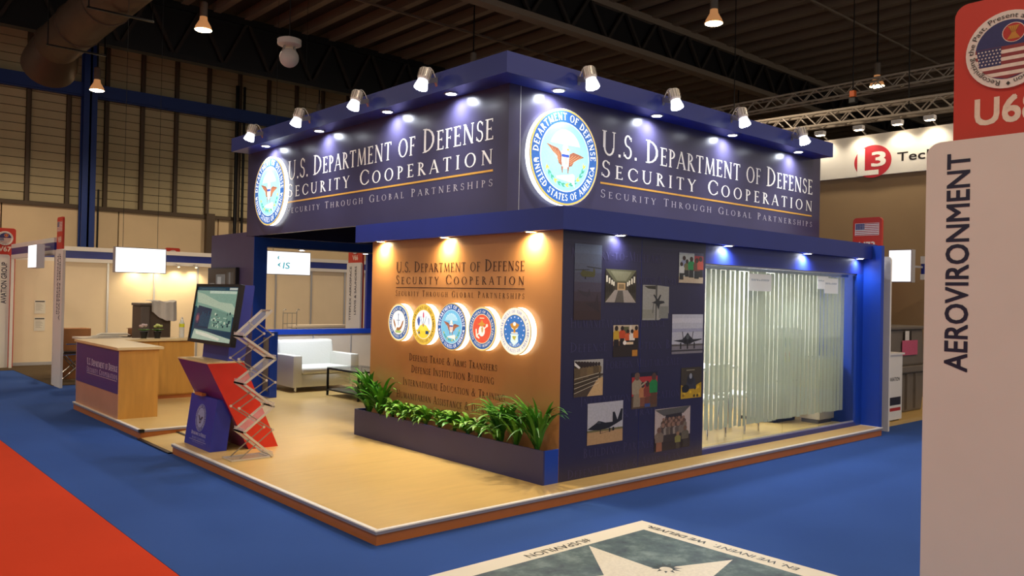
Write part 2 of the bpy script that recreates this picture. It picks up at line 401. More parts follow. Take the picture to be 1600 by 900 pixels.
# ------------------------------------------------------------------ the hall
ST('floor', MB().box((-14, -14, -.25), (40, 25.2, -.012)), CONC)
ceil = ST('ceiling', MB().box((-14, -14, 10.5), (40, 25.4, 10.7)), DECKC)
pm = None
for i in range(46):                                  # purlins run along the deck, over the stand
    x = -6+.98*i
    if pm is None:
        o = OB('purlin', MB().box((-.05, -14, 10.18), (.05, 25, 10.49)).box((-.11, -14, 10.16), (.11, 25, 10.19)), PURL, ceil); pm = o.data
    else: o = link('purlin', pm, ceil)
    o.location.x = x
def girder(y, zb, zt, x0=-14, x1=40, gm=None):
    m = MB().box((x0, y-.16, zb), (x1, y+.16, zb+.16)).box((x0, y-.16, zt-.2), (x1, y+.16, zt))
    g = OB('girder', m, gm or PURL, ceil); d = MB(); n = int((x1-x0)/1.5)
    for i in range(n):
        a = x0+i*1.5; d.bar((a, y-.1, zb+.1), (a+.75, y-.1, zt-.1), .09); d.bar((a+.75, y-.1, zt-.1), (a+1.5, y-.1, zb+.1), .09)
    OB('girder_web', d, DARKS, g); OB('shade_sheet', MB().box((x0, y-.02, zb+.1), (x1, y+.02, zt)), BLACK, g)  # black sheet stands for the unlit void between the chords
girder(11.3, 8.95, 10.2); girder(20.4, 8.5, 10.2, gm=BLACK); girder(2.2, 8.95, 10.2, -14, 6)  # far girder has black chords, the roof's darkness put into their colour
for yy in (-3, 7, 16):
    OB('bridging_bar', MB().box((-14, yy-.03, 10.05), (40, yy+.03, 10.11)), PURL, ceil)
wb = ST('wall_back', MB().box((-14, 25.1, 0), (40, 25.4, 10.6)), DARKS)
sl = None; mu = None; pitch_x = 1.145
for i in range(14):
    x0 = .35+pitch_x*i
    for k in range(20):
        z0 = 4.36+.27*k
        if sl is None:
            o = OB('cladding_panel', MB().box((.06, 25.04, 0), (pitch_x-.06, 25.09, .25)), CORR, wb); sl = o.data
        else: o = link('cladding_panel', sl, wb)
        o.location = (x0, random.uniform(-.006, .006), z0)
for i in range(26):
    x0 = .35+pitch_x*(i-4)
    if mu is None:
        o = OB('mullion', MB().box((-.045, 24.93, 4.3), (.045, 25.09, 10.4)).box((.06, 24.98, 4.3), (.09, 25.09, 10.4)), MULL, wb); mu = o.data
    else: o = link('mullion', mu, wb)
    o.location.x = x0
far = MB()
for i in list(range(-4, 0))+list(range(14, 24)):
    for k in range(20): far.box((.35+pitch_x*i+.06, 25.04, 4.36+.27*k), (.35+pitch_x*(i+1)-.06, 25.09, 4.61+.27*k))
OB('cladding_panel', far, CORR, wb, kind='stuff')
cp = None
for i in range(16):
    x0 = -8.2+3.42*i-.08
    if cp is None:
        o = OB('wall_panel', MB().box((.02, 25.0, 0), (3.40, 25.09, 4.22)), HALLC, wb); cp = o.data
    else: o = link('wall_panel', cp, wb)
    o.location.x = x0
OB('ledge_rail', MB().box((-14, 24.9, 4.22), (40, 25.09, 4.34)), MULL, wb)
OB('wall_post', MB().box((8.32, 24.8, 0), (8.62, 25, 4.4)), MULL, wb)
OB('drain_pipe', MB().tube((9.35, 24.8, 3.5), (9.35, 24.8, 9.2), .07, n=8).tube((9.62, 24.8, 3.2), (9.62, 24.8, 9.2), .05, n=8).tube((4.72, 24.9, 2.8), (4.72, 24.9, 4.9), .03, n=6), BLACKM, wb)
ST('wall_right', MB().box((39.8, -14, 0), (40, 25, 10.6)), DARKS)
ST('trim_1', MB().box((-14, 24.55, 7.9), (40, 24.88, 8.3)).box((-14, 24.62, 7.86), (40, 24.8, 7.9)), STEELB)
ST('trim_2', MB().box((4.1, 24.4, 0), (4.5, 24.46, 9.6)).box((4.1, 24.74, 0), (4.5, 24.8, 9.6)).box((4.27, 24.4, 0), (4.33, 24.8, 9.6)), STEELB)

# large round air duct under the roof
du = TH('air_duct', 'large dull brown round air duct hung under the roof along the hall', 'duct', (2.0, 14, 8.0))
m = MB()
for i in range(5): m.lathe([(.52, 0), (.52, 2.16), (.545, 2.165), (.545, 2.2)], (2.12, 8+2.2*i, 7.88), n=24, d=(0, 1, 0))
OB('duct_pipe', m, DUCT, du, smooth=True)
OB('duct_outlet', MB().lathe([(.52, 0), (.58, .25), (.66, .8), (.66, .95), (.5, .95)], (2.12, 19, 7.88), n=24, d=(0, .85, -.4)), DUCT, du, smooth=True)
for y in (10, 13.5, 17):
    m = MB().tube((1.5, y, 7.32), (1.5, y, 10.08), .015, n=5).tube((2.74, y, 7.32), (2.74, y, 10.08), .015, n=5).box((1.47, y-.03, 7.3), (2.77, y+.03, 7.335)); OB('hanger', m, BLACKM, du)
# high bay lamps: the four seen, and the rest of the same grid
def bell(loc, label, lit=True):
    t = TH('high_bay_lamp', label, 'lamp', loc, 'high bay lamps under the hall roof')
    OB('drop_rod', MB().tube((0, 0, .62), (0, 0, 10.155-loc[2]), .02, n=6), BLACKM, t, local=True)
    OB('ballast', MB().lathe([(.08, .30), (.085, .32), (.085, .62), (.03, .66)], n=12), GREY, t, local=True, smooth=True)
    rf = OB('reflector', MB().lathe([(.19, .005), (.17, .08), (.09, .22), (.08, .30)], n=18), E_AMBER, t, local=True, smooth=True)
    OB('lens', MB().lathe([(.02, -.035), (.10, -.03), (.16, -.012), (.185, 0)], n=18), E_HALL, rf, local=True, smooth=True)
    lamp('lamp_light', 'SPOT', t, (0, 0, -.06), HALL_W, (1.0, .80, .58), size=radians(160), blend=.5, rad=.18, local=True)
bell((3.95, 13.85, 7.5), 'glowing bell lamp hanging left of the white dome speaker')
bell((3.35, 20.0, 7.1), 'small far bell lamp beside the blue column of the back wall')
bell((11.6, 5.55, 7.5), 'bright bell lamp hanging over the corner of the stand, right of centre')
bell((18.9, 5.4, 7.5), 'bell lamp hanging behind the upper roof truss at right')
bell((3.9, 12.0, 8.0), 'bell lamp cut off by the top edge of the picture')
grid = [(-5, -8), (1.5, -8), (8, -8), (-5, -2), (1.2, -4.2), (8.5, -3.2), (-5, 5), (-4, 12), (10.5, 12.5), (-2.5, 20), (11, 21), (15, -2.4), (22, 12), (18, 20), (27, 4)]
for i, (x, y) in enumerate(grid): bell((-6+.98*round((x+6)/.98), y, 7.5), 'high bay lamp of the hall grid, outside the picture')

# white dome speaker on a drop rod
t = TH('dome_speaker', 'white ball speaker hanging from a round plate under the dark roof', 'speaker', (3.42, 8.46, 5.72))
OB('mounting_plate', MB().lathe([(.16, .14), (.2, .16), (.2, .25), (.15, .27)], n=22), WHITE, t, local=True, smooth=True)
OB('ball', MB().sphere((0, 0, -.06), .165, n=20, m=12), WHITE, t, local=True, smooth=True)
OB('yoke', MB().bar((-.13, 0, 0), (-.08, 0, .16), .03).bar((.13, 0, 0), (.08, 0, .16), .03), STEEL, t, local=True)
OB('drop_rod', MB().tube((0, 0, .27), (0, 0, 4.75), .008, n=6), BLACKM, t, local=True)

# box trusses hung from the roof at right
def truss(label, p0, p1, s):
    t = TH('lighting_truss', label, 'truss', p0)
    ch = MB(); wbm = MB(); p0, p1 = Vector(p0), Vector(p1); d = p1-p0; L = d.length; d.normalize()
    side = d.cross(Vector((0, 0, 1))).normalized()*s/2; u = Vector((0, 0, s/2)); cs = [side+u, -side+u, -side-u, side-u]
    for c in cs: ch.tube(p0+c, p1+c, .03, n=6)
    n = int(L/s)
    for i in range(n):
        a, b = p0+d*i*L/n, p0+d*(i+1)*L/n
        for k in range(4):
            q = (a+cs[k], b+cs[(k+1) % 4]) if i % 2 else (a+cs[(k+1) % 4], b+cs[k]); wbm.tube(q[0], q[1], .016, n=5)
    OB('chord', ch, TRUSS, t); OB('web', wbm, TRUSS, t); return t
truss('upper aluminium box truss hanging under the dark roof at right', (18, 11.5, 7.28), (18, .2, 7.31), .3)
tt = truss('lower aluminium box truss hanging above the white sign wall', (14, 7.5, 5.72), (14, -1.5, 5.56), .28)
OB('suspension', MB().tube((14, 2.5, 5.6), (14, 2.5, 10.4), .012, n=5).tube((14, 6.6, 5.8), (14, 6.6, 10.4), .012, n=5), BLACKM, tt)
hm = TH('chain_hoist', 'orange and black chain hoist above the lower truss', 'hoist', (14, 3.67, 6.05))
OB('motor', MB().box((-.05, -.06, 0), (.05, .06, .14)), mat('hoist_orange', '#d8641e', .5), hm, local=True, bevel=.02)
OB('hook_block', MB().box((-.06, -.09, -.14), (.06, .07, -.01)), BLACKM, hm, local=True, bevel=.02)
OB('chain', MB().tube((0, 0, .14), (0, 0, 4.05), .012, n=5), BLACKM, hm, local=True)

# ------------------------------------------------------------------ carpets and the printed floor mat
OB('blue_carpet', MB().box((-1.18, -13, -.012), (11.9, 13.8, 0)), BLUEC, label='wide royal blue aisle carpet around the raised stand', cat='carpet')
OB('red_carpet', MB().box((-6.5, -13, -.012), (-1.185, 24, .001)), REDC, label='orange red aisle carpet in the lower left corner', cat='carpet')
OB('grey_carpet', MB().box((.4, 10.62, 0), (9.2, 14.72, .006)).box((-1.1, 13.805, -.01), (.4, 14.72, .006)), GREYC, label='dark brown grey carpet on the floor of the neighbouring booths', cat='carpet')
mx0, mx1, my0, my1 = -.2, 1.895, -2.53, -.673
t = TH('floor_mat', 'printed floor graphic with a white star and cream border on the blue carpet', 'floor mat', (mx1, my1, 0))
OB('mat_sheet', MB().box((mx0, my0, .0005), (mx1, my1, .004)), mat('mat_cream', '#e6dcc6', .55, var=.02, scale=3), t)
dk = mat('mat_slate', '#4a6062', .6); nt = dk.node_tree
n = nt.nodes.new('ShaderNodeTexNoise'); n.inputs['Scale'].default_value = 4.5; n.inputs['Detail'].default_value = 9; n.inputs['Roughness'].default_value = .68
tc = nt.nodes.new('ShaderNodeTexCoord'); nt.links.new(tc.outputs['Object'], n.inputs[0])
cr = nt.nodes.new('ShaderNodeValToRGB'); cr.color_ramp.elements[0].position = .33; cr.color_ramp.elements[0].color = lin('#2a3648')
cr.color_ramp.elements[1].position = .68; cr.color_ramp.elements[1].color = lin('#7d8f8c'); e = cr.color_ramp.elements.new(.5); e.color = lin('#4c6162')
nt.links.new(n.outputs[0], cr.inputs[0]); nt.links.new(cr.outputs[0], nt.nodes['Principled BSDF'].inputs['Base Color'])
OB('printed_field', MB().box((mx0+.18, my0+.18, .004), (mx1-.18, my1-.165, .0055)), dk, t)
a = ART((0, 0, .0056), (1, 0, 0), (0, 1, 0), (0, 0, 1), .0005)
cxs, cys, R = .85, -1.60, .789
th0 = math.degrees(math.atan2(-.858-cys, 1.119-cxs))
pts = []
for i in range(10):
    r = R if i % 2 == 0 else R*.382
    pts.append((cxs+r*cos(radians(th0+36*i)), cys+r*sin(radians(th0+36*i))))
a.poly(pts, '#e8dfca', 1)
a.star(1.17, -1.46, .10, '#263432', 2, 20, 11, .5); a.ell(1.15, -1.475, .04, .04, '#e8dfca', 3)
a.build('star_print', PRINT, t)
def floor_text(txt, O, u, v, h, width, name, bold=0.0):
    P, W = sans(txt, bold); a = ART(O, u, v, (0, 0, 1), .0006)
    a.polys(fit(P, W, 0, width, 0, h), '#33322e', 1); a.build(name, PRINT, t)
floor_text('#USPAVILION', (1.222, -.735, .0042), (-1, 0, 0), (0, -1, 0), .07, .585, 'mat_lettering', .008)
floor_text('EN. WE INVENT. ', (1.835, -1.985, .0042), (0, 1, 0), (-1, 0, 0), .06, .62, 'mat_lettering', .014)
floor_text('WE DELIVER.', (1.835, -1.31, .0042), (0, 1, 0), (-1, 0, 0), .06, .52, 'mat_lettering', .03)

# ------------------------------------------------------------------ raised stand platform
LX, L1, L2, L3, PH = 7.42, 3.826, 4.82, 7.65, .10
plat = TH('stand_platform', 'raised wood laminate platform with aluminium edge that carries the whole stand', 'platform', (0, 0, 0))
OB('skirt', MB().box((.012, .012, 0), (LX-.005, L1-.004, PH-.024)).box((1.0, L1-.004, 0), (5.6, 8.75, PH-.024)).box((.012, L2+.012, 0), (1.0, L3, PH-.024)), SKIRT, plat)
for a, b in (((.03, .03), (LX, 1.9)), ((.03, 1.9), (1.95, L1)), ((1.95, 1.9), (LX, L1)), ((1.0, L1), (3.4, 8.75)), ((3.4, L1), (5.6, 8.75)), ((.03, L2+.03), (1.0, L3))):
    OB('deck_board', MB().box((a[0]+.0008, a[1]+.0008, PH-.024), (b[0]-.0008, b[1]-.0008, PH)), DECK, plat)
def edging(x0, y0, x1, y1):
    OB('edge_trim', MB().box((x0, y0, PH-.026), (x1, y1, PH-.006)), GREYT, plat)
    OB('edge_lip', MB().box((x0-.003, y0-.003, PH-.006), (x1, y1, PH+.003)), LIP, plat)
edging(0, 0, LX, .03); edging(0, .03, .03, L1); edging(0, L2, .03, L3); edging(.03, L2, 1.0, L2+.03); edging(LX-.03, .03, LX, .3)
OB('corner_cap', MB().box((-.003, L2-.003, PH-.03), (.05, L2+.04, PH+.004)), BLACK, plat)
OB('access_ramp', MB().prism([(0, 0), (1.0, 0), (1.0, PH-.002), (.42, .048), (.40, .040), (0, .012)], 'y', L1+.004, L2-.004), DECK, plat)
OB('ramp_joint', MB().bar((.405, L1+.004, .046), (.405, L2-.004, .046), .03, .006), BLACK, plat)
OB('ramp_nosing', MB().box((-.03, L1+.004, 0), (.015, L2-.004, .014)), BLACKM, plat)
# narrow floor strip of the next stand
OB('wood_base_strip', MB().box((7.95, .28, 0), (11.9, 2.2, .05)), DECK, label='pale wood base strip under the white cabinet and grey bin at right', cat='platform')

# ------------------------------------------------------------------ lower meeting room
WX, WY, ZB, ZT, OV = 1.953, .2775, 2.222, 2.414, .11
AX, AY = WX-OV, WY-OV
room = TH('meeting_room', 'lower closed room of the stand with copper wall, photo wall and glass front', 'room', (WX, WY, PH))
RY = 3.27
cw = OB('copper_wall', MB().box((WX, WY, PH), (WX+.06, RY, ZT)), ORANGE, room, label='copper orange printed wall with five round seals')
pw_ = OB('photo_wall', MB().box((WX+.002, WY-.0005, PH), (3.985, WY+.06, ZT)), mat('photo_wall_print', '#2a2746', .35, var=.05, scale=2), room, label='dark navy printed wall covered with photographs')
OB('door_header', MB().box((3.985, WY, 2.03), (7.40, WY+.06, ZT)), NAVY, room)
OB('sill', MB().box((3.985, WY+.001, PH), (7.34, WY+.07, PH+.05)), NAVY, room)
OB('glass_track', MB().box((3.985, WY+.02, PH+.05), (7.30, WY+.05, PH+.066)).box((3.985, WY+.02, 2.016), (7.30, WY+.05, 2.03)).box((3.985, WY+.01, PH+.05), (4.0, WY+.055, 2.03)), ALU, room)
OB('return_panel', MB().box((7.255, WY, PH), (7.42, WY+.06, 2.03)).box((7.402, WY, 2.03), (7.42, WY+.06, ZT)), BLUEP, room)
OB('end_wall', MB().box((7.42, .05, PH*0), (7.50, RY, ZT-.02)), BLUEP, room, label='royal blue end wall')
OB('rear_wall', MB().box((WX+.06, RY-.06, PH), (7.42, RY, ZT)), mat('room_grey', '#8e8c86', .6), room)
OB('inner_lining', MB().box((7.40, WY+.60, PH), (7.418, RY-.06, ZT-.03)), WHITE, room)
OB('partition', MB().box((3.95, WY+.06, PH), (4.0, RY-.06, ZT-.02)), WHITE, room)
OB('fascia', MB().box((AX, AY, ZB), (7.56, AY+.04, ZT)).box((AX, AY+.04, ZB), (AX+.04, 3.46, ZT)), NAVY, room, label='navy fascia band around the lower room')
OB('soffit', MB().box((AX+.04, AY+.04, ZB+.004), (7.56, WY, ZB+.03)).box((AX+.04, WY, ZB+.004), (WX, 3.46, ZB+.03)), NAVY, room)
OB('roof_panel', MB().box((WX+.06, WY+.06, ZT-.03), (7.50, RY-.06, ZT)), NAVY, room)
for x0, x1 in ((4.0, 4.77), (4.77, 5.565), (5.565, 6.384), (6.384, 7.255)):
    OB('glass_panel', MB().box((x0+.004, WY+.030, PH+.066), (x1-.004, WY+.040, 2.016)), GLASS, room)
OB('panel_seam', MB().box((1.985+1.0, WY-.002, PH), (1.987+1.0, WY, ZT-.2)), NAVY, room)
# interior strip lamps that light the room
for i, x in enumerate((4.7, 5.8, 6.8)):
    t = TH('ceiling_strip_light', 'strip lamp on the ceiling inside the glass room, number %s from left' % ('one', 'two', 'three')[i], 'lamp', (x, 1.7, 2.37), 'strip lamps in the meeting room')
    OB('diffuser', MB().box((-.3, -.06, -.03), (.3, .06, .012)), E_COOL, t, local=True)
    l = lamp('strip_light', 'AREA', t, (0, 0, -.05), 34, (1, .97, .88), local=True); l.data.shape = 'RECTANGLE'; l.data.size = .6; l.data.size_y = .5

# printed lettering on the copper wall (origin at y = 3.27 side, u runs toward the viewer's right)
a = ART((WX-.001, 0, 0), *XN, step=.0008)
INK = '#34160a'
def ru(y): return -y
P, W = roman('U.S. Department of Defense'.replace('of', 'of'), .09); a.polys(fit(P, W, ru(2.79), ru(.745), 1.885, .112), INK)
P, W = roman('Security Cooperation', .30); a.polys(fit(P, W, ru(2.79), ru(.745), 1.760, .095), INK)
a.rect(ru(2.785), 1.720, ru(.742), 1.729, INK)
P, W = roman('Security Through Global Partnerships', .34); a.polys(fit(P, W, ru(2.79), ru(.742), 1.635, .062), INK)
for txt, y0, y1, z, h in (('Defense Trade & Arms Transfers', 2.505, 1.092, .966, .074), ('Defense Institution Building', 2.463, 1.133, .843, .078),
                          ('International Education & Training', 2.612, .977, .702, .078), ('Humanitarian Assistance & Disaster Relief', 2.728, .80, .560, .080)):
    P, W = roman(txt, .10); a.polys(fit(P, W, ru(y0), ru(y1), z, h), INK)
a.build('wall_lettering', PRINT, cw, label='dark brown lettering printed on the copper wall')
# ghost lettering on the photo wall
a = ART((0, WY-.0015, 0), *YN, step=.0008)
for txt, x0, x1, z, h in (('Military-to-Military', 2.05, 3.3, 2.0, .085), ('Operations & Exercises', 2.7, 3.72, 1.80, .075), ('Humanitarian Assistance', 2.06, 3.35, 1.40, .085),
                          ('Defense Institution Building', 2.06, 3.9, 1.19, .085), ('Foreign Military Sales', 2.52, 3.62, 1.03, .08), ('International Education', 2.2, 3.6, .72, .085),
                          ('& Training', 2.75, 3.5, .58, .07), ('Building Partner Capacity', 2.25, 3.75, .27, .085), ('Defense Trade & Arms Transfers', 2.06, 3.9, .115, .075)):
    P, W = roman(txt, .12); a.polys(fit(P, W, x0, x1, z, h), '#3d3a60')
a.build('ghost_lettering', PRINT, pw_, label='faint violet lettering printed on the navy photo wall')

# ------------------------------------------------------------------ photographs printed on the wall
def rnd(a, b): return random.uniform(a, b)
def person(A, x, y, s, body, head='#3a2a20', leg='#2a2a2a', lay=3):
    A.poly([(x-.16*s, y), (x+.16*s, y), (x+.15*s, y+.45*s), (x-.15*s, y+.45*s)], leg, lay)
    A.poly([(x-.22*s, y+.42*s), (x+.22*s, y+.42*s), (x+.24*s, y+.78*s), (x+.10*s, y+.9*s), (x-.10*s, y+.9*s), (x-.24*s, y+.78*s)], body, lay+1)
    A.ell(x, y+1.0*s, .12*s, .14*s, head, lay+2, 10)
class Pic(ART):
    def __init__(s, x0, z1, x1, z0):
        ART.__init__(s, (x0, WY-.0035, z0), (x1-x0, 0, 0), (0, 0, z1-z0), (0, -1, 0), .0003); s.b = (x0, z0, x1, z1)
    def done(s, label, bg):
        x0, z0, x1, z1 = s.b
        s.rect(0, 0, 1, 1, bg, 0)
        s.P = [([(min(1, max(0, x)), min(1, max(0, y))) for x, y in p], c, l) for p, c, l in s.P]
        s.build('photo_print', PRINT, pw_, label=label)
p = Pic(2.095, 2.122, 2.437, 1.465)
for i, c in enumerate(('#56617a', '#525a70', '#50566a', '#4c4d60', '#463f50', '#40343f', '#3c2c30', '#3a2828')): p.rect(0, 1-(i+1)/8, 1, 1-i/8, c, 1)
p.poly([(.22,.60),(.30,.57),(.72,.57),(.76,.60),(.76,.66),(.70,.70),(.68,.64),(.42,.65),(.30,.66),(.22,.62)], '#4c4a24', 3)
p.line(.02,.655,.55,.668,.008,'#20201c',4).line(.45,.705,.98,.69,.008,'#20201c',4).rect(.38,.54,.42,.57,'#222218',3)
p.poly([(.1,.40),(.5,.36),(.56,.42),(.6,.33),(.5,.30),(.3,.33)], '#38303a', 2).poly([(.4,.22),(.95,.1),(.86,.36),(.78,.24)], '#32262c', 2)
p.done('tall faded photo of a helicopter in a grey sky', '#464a5c')
p = Pic(2.491, 1.918, 2.91, 1.622)
p.poly([(0,1),(1,1),(.72,.62),(.3,.62)], '#6a6a4e', 1).poly([(.15,.95),(.85,.95),(.66,.66),(.36,.66)], '#8c8a6c', 2).poly([(0,1),(.3,.62),(.3,.35),(0,.1)], '#3a342a', 1).poly([(1,1),(.72,.62),(.72,.35),(1,.1)], '#3a342a', 1)
p.poly([(0,0),(1,0),(.72,.38),(.3,.38)], '#a49a90', 1).poly([(.3,0),(.6,0),(.56,.36),(.4,.36)], '#5c564e', 2)
for x in (.02,.10,.18,.24): p.rect(x,.62-x*.5,x+.05,.82-x*.8,'#efe6cc',3); p.rect(.98-x-.05,.62-x*.5,.98-x,.82-x*.8,'#efe6cc',3)
for x in (.05,.13,.2,.8,.88,.95): p.ell(x,.42,.035,.13,'#2c261c',4,10)
p.rect(.38,.38,.64,.6,'#caa878',2).rect(.42,.42,.6,.56,'#8a7450',3)
p.done('photo of a bright cargo aircraft cabin', '#4a4436')
p = Pic(3.006, 1.789, 3.398, 1.461)
p.poly([(0,0),(.62,0),(1,.2),(1,.97),(.55,1),(0,1)], '#9a9a94', 1).poly([(.05,.97),(.5,.99),(.5,.88),(.2,.9)], '#38352c', 2).poly([(.48,1),(.55,1),(.53,0),(.49,0)], '#50504c', 2)
p.poly([(.40,.72),(.44,.74),(.56,.60),(.66,.74),(.7,.72),(.62,.56),(.8,.55),(.84,.5),(.66,.46),(.6,.3),(.52,.46),(.34,.5),(.52,.56)], '#2c2c30', 3)
p.line(.38,.2,.42,.5,.03,'#5a5a58',3).rect(.62,.05,.98,.4,'#80827c',2).rect(0,.05,.45,.3,'#8c8c80',2)
p.done('grey photo of a dark aircraft seen from above', '#2b2a55')
p = Pic(3.547, 2.125, 3.944, 1.824)
p.rect(.0,.15,.62,.97,'#b0b8b8',1).rect(.62,.45,1,.9,'#a4343a',1).rect(0,0,1,.2,'#b8a890',1)
for x, y, s, c in ((.2,.25,.55,'#8a94b0'), (.32,.2,.5,'#6e6a48'), (.5,.18,.6,'#1f8a4a'), (.72,.15,.6,'#6a4030'), (.88,.2,.6,'#c0503c'), (.1,.1,.5,'#c4c8c8')): person(p, x, y, s, c, '#3c2c26')
p.done('busy green and red photo of soldiers at top right', '#50506a')
p = Pic(2.608, 1.418, 2.952, 1.132)
p.rect(0,.5,1,1,'#c8b498',1).rect(.4,.62,.62,.95,'#5c5c3c',2).rect(.66,.6,.72,1,'#ded6c8',2).rect(0,0,1,.35,'#2c2018',1)
for x, y, s, c in ((.12,.3,.6,'#c8a02c'), (.35,.35,.55,'#c44a20'), (.58,.3,.5,'#d05a28'), (.75,.3,.5,'#e8e0d4'), (.92,.35,.55,'#d87828')): person(p, x, y, s, c, '#2a1c18', '#221a18')
p.ell(.45,.44,.07,.07,'#f0e8e0',8,10); p.rect(.76,0,.98,.2,'#b87c24',5); p.rect(.5,.38,.8,.46,'#e4c8a4',7)
p.done('photo of relief workers in orange and white', '#6a4a30')
p = Pic(3.456, 1.516, 3.955, 1.131)
p.rect(0,.25,1,1,'#b4b6c2',1).rect(0,.55,1,.64,'#9a9cb4',2).rect(0,.78,1,.9,'#c2c2cc',2).rect(0,0,1,.25,'#7c7880',1).rect(0,.06,1,.1,'#3c3a40',2).rect(0,.2,1,.23,'#4a4640',2)
p.poly([(.04,.34),(.32,.36),(.44,.46),(.5,.54),(.56,.46),(.68,.36),(.97,.37),(.97,.35),(.66,.28),(.58,.24),(.42,.24),(.34,.28)], '#26262e', 3)
p.line(.36,.36,.33,.56,.02,'#33333c',4).line(.64,.36,.68,.56,.02,'#33333c',4).ell(.5,.42,.05,.06,'#50565a',5,12)
for x in (.28,.5,.72): p.rect(x-.02,.12,x+.02,.28,'#1c1c20',4)
p.ell(.43,.32,.04,.04,'#0e0e12',5,10).ell(.57,.32,.04,.04,'#0e0e12',5,10)
p.done('photo of a fighter jet seen head on', '#a0a0aa')
p = Pic(2.116, 1.122, 2.482, .804)
p.rect(0,.6,1,1,'#a9a6a2',1).poly([(0,0),(.45,0),(.85,.5),(1,.55),(1,.6),(0,.65)], '#4a3c2c', 1).poly([(.45,0),(1,0),(1,.5),(.82,.48)], '#c8a676', 1)
for i in range(9): person(p, .05+.1*i, .12+.045*i, .75-.045*i, ('#6a5638','#5a4a30','#75613e')[i % 3], '#2e2018', '#40341f', 3+i % 2)
for i in range(4): p.line(0,.1+.13*i,.85,.35+.09*i,.012,'#d8cdb4',9)
p.poly([(0,.95),(.2,.8),(.16,.76),(0,.86)], '#e6e2da', 9)
p.done('photo of a long line of troops', '#8a8478')
p = Pic(2.876, .977, 3.248, .645)
p.rect(0,.35,1,.9,'#a83030',1).rect(0,.88,1,1,'#1c1c30',2).rect(0,0,1,.3,'#584430',1)
person(p,.2,.05,.85,'#9a8c74','#6a5040','#8a7c66'); person(p,.42,.05,.6,'#b0764a','#3c2a20','#7a4a34'); person(p,.6,.05,.62,'#803a2c','#3c2a20','#6a3a28'); person(p,.86,.08,.78,'#1e7a3c','#54382c','#5a3a20')
p.line(.3,.6,.56,.74,.05,'#a0907a',9).rect(.5,.02,.72,.12,'#3a4a80',8)
p.done('photo of a soldier greeting a man in green', '#503a30')
p = Pic(3.613, .992, 3.948, .689)
p.rect(0,.35,1,1,'#3c3426',1).poly([(0,0),(1,0),(1,.5),(.7,.4),(.4,.35),(0,.45)], '#b8941c', 1)
for i in range(14): p.ell(rnd(.05,.95), rnd(.02,.36), .06, .05, ('#d8b020','#8a6a10','#4a3c10')[i % 3], 3, 8)
p.ell(.45,.62,.16,.18,'#24242e',4,14).ell(.46,.72,.07,.09,'#90949c',5,12).poly([(.2,.3),(.75,.3),(.68,.62),(.3,.62)], '#30323e', 3).ell(.22,.32,.18,.13,'#16161c',5,14).rect(.25,.9,.65,.93,'#8a8470',4)
p.done('photo of a dark figure in yellow flowers', '#2c261c')
p = Pic(2.294, .738, 2.76, .375)
p.rect(0,.32,1,1,'#b2b2bc',1).poly([(0,0),(1,0),(1,.34),(0,.34)], '#b08f66', 1).rect(0,.30,1,.35,'#6c6640',2)
p.poly([(0,.38),(.22,.50),(.3,.56),(.38,.54),(.5,.50),(.7,.50),(.70,.74),(.76,.74),(.84,.54),(.94,.80),(.99,.8),(.98,.52),(.8,.44),(.6,.36),(.3,.33),(.1,.36)], '#18181c', 3)
p.poly([(.24,.50),(.3,.55),(.37,.53),(.36,.49)], '#40444c', 4).rect(.35,.24,.37,.34,'#111',3).rect(.6,.26,.64,.36,'#111',3).rect(.7,.28,.75,.37,'#111',3).line(.37,.25,.7,.29,.01,'#5a4a38',3)
p.done('photo of a dark jet parked on a tan runway', '#b2b2bc')
p = Pic(3.22, .617, 3.772, .215)
p.rect(0,.3,1,1,'#b2a4a0',1).rect(.0,.0,1,.32,'#2c2220',1).poly([(0,.98),(1,1),(.8,.84),(.25,.82)], '#54524e', 2).poly([(.3,.84),(.75,.86),(.8,.5),(.22,.5)], '#2a2424', 2)
for i in range(26):
    r, k = divmod(i, 9); person(p, .24+.072*k+rnd(-.02,.02), .34+.12*(2-r)-.14, .30+.05*r, ('#5a5048','#6e645a','#463c34','#8a8078')[i % 4], ('#8a6a58','#5c4436')[i % 2], '#332a26', 3+2*r)
person(p,.12,.0,.5,'#74665a','#6a4e40','#8a5c48',9); person(p,.64,.0,.36,'#7c7a3e','#8a6a50','#40392c',9); person(p,.85,.02,.45,'#5c5648','#6a4e3c','#332d28',9)
p.done('photo of a crowd gathered in a cargo plane', '#6a605c')

# ------------------------------------------------------------------ upper sign box, set back behind the lower right fascia
UX, UY, UZB, UZT, UO = 1.879, .9194, 3.567, 3.750, .2615
UX1, UY1 = 7.473, 6.474
box = TH('sign_box', 'high navy sign box with lit white lettering that sits above the stand', 'sign', (UX, UY, ZT))
lsp = OB('left_sign_panel', MB().box((UX, UY, ZT+.002), (UX+.05, UY1, UZT-.05)), NAVYP, box)
rsp = OB('right_sign_panel', MB().box((UX+.05, UY, ZT+.002), (UX1, UY+.05, UZT-.05)), NAVYP, box)
OB('rear_panel', MB().box((UX+.05, UY1-.05, ZT+.002), (UX1, UY1, UZT-.05)).box((UX1-.05, UY+.05, ZT+.002), (UX1, UY1-.05, UZT-.05)), NAVYP, box)
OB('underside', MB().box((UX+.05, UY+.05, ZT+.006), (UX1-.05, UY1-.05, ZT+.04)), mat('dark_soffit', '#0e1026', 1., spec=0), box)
FX, FY = UX-UO, UY-UO
OB('fascia', MB().box((FX, FY, UZB), (7.306, FY+.055, UZT)).box((FX, FY+.055, UZB), (FX+.055, 6.442, UZT)), NAVY, box, label='navy projecting fascia along the top')
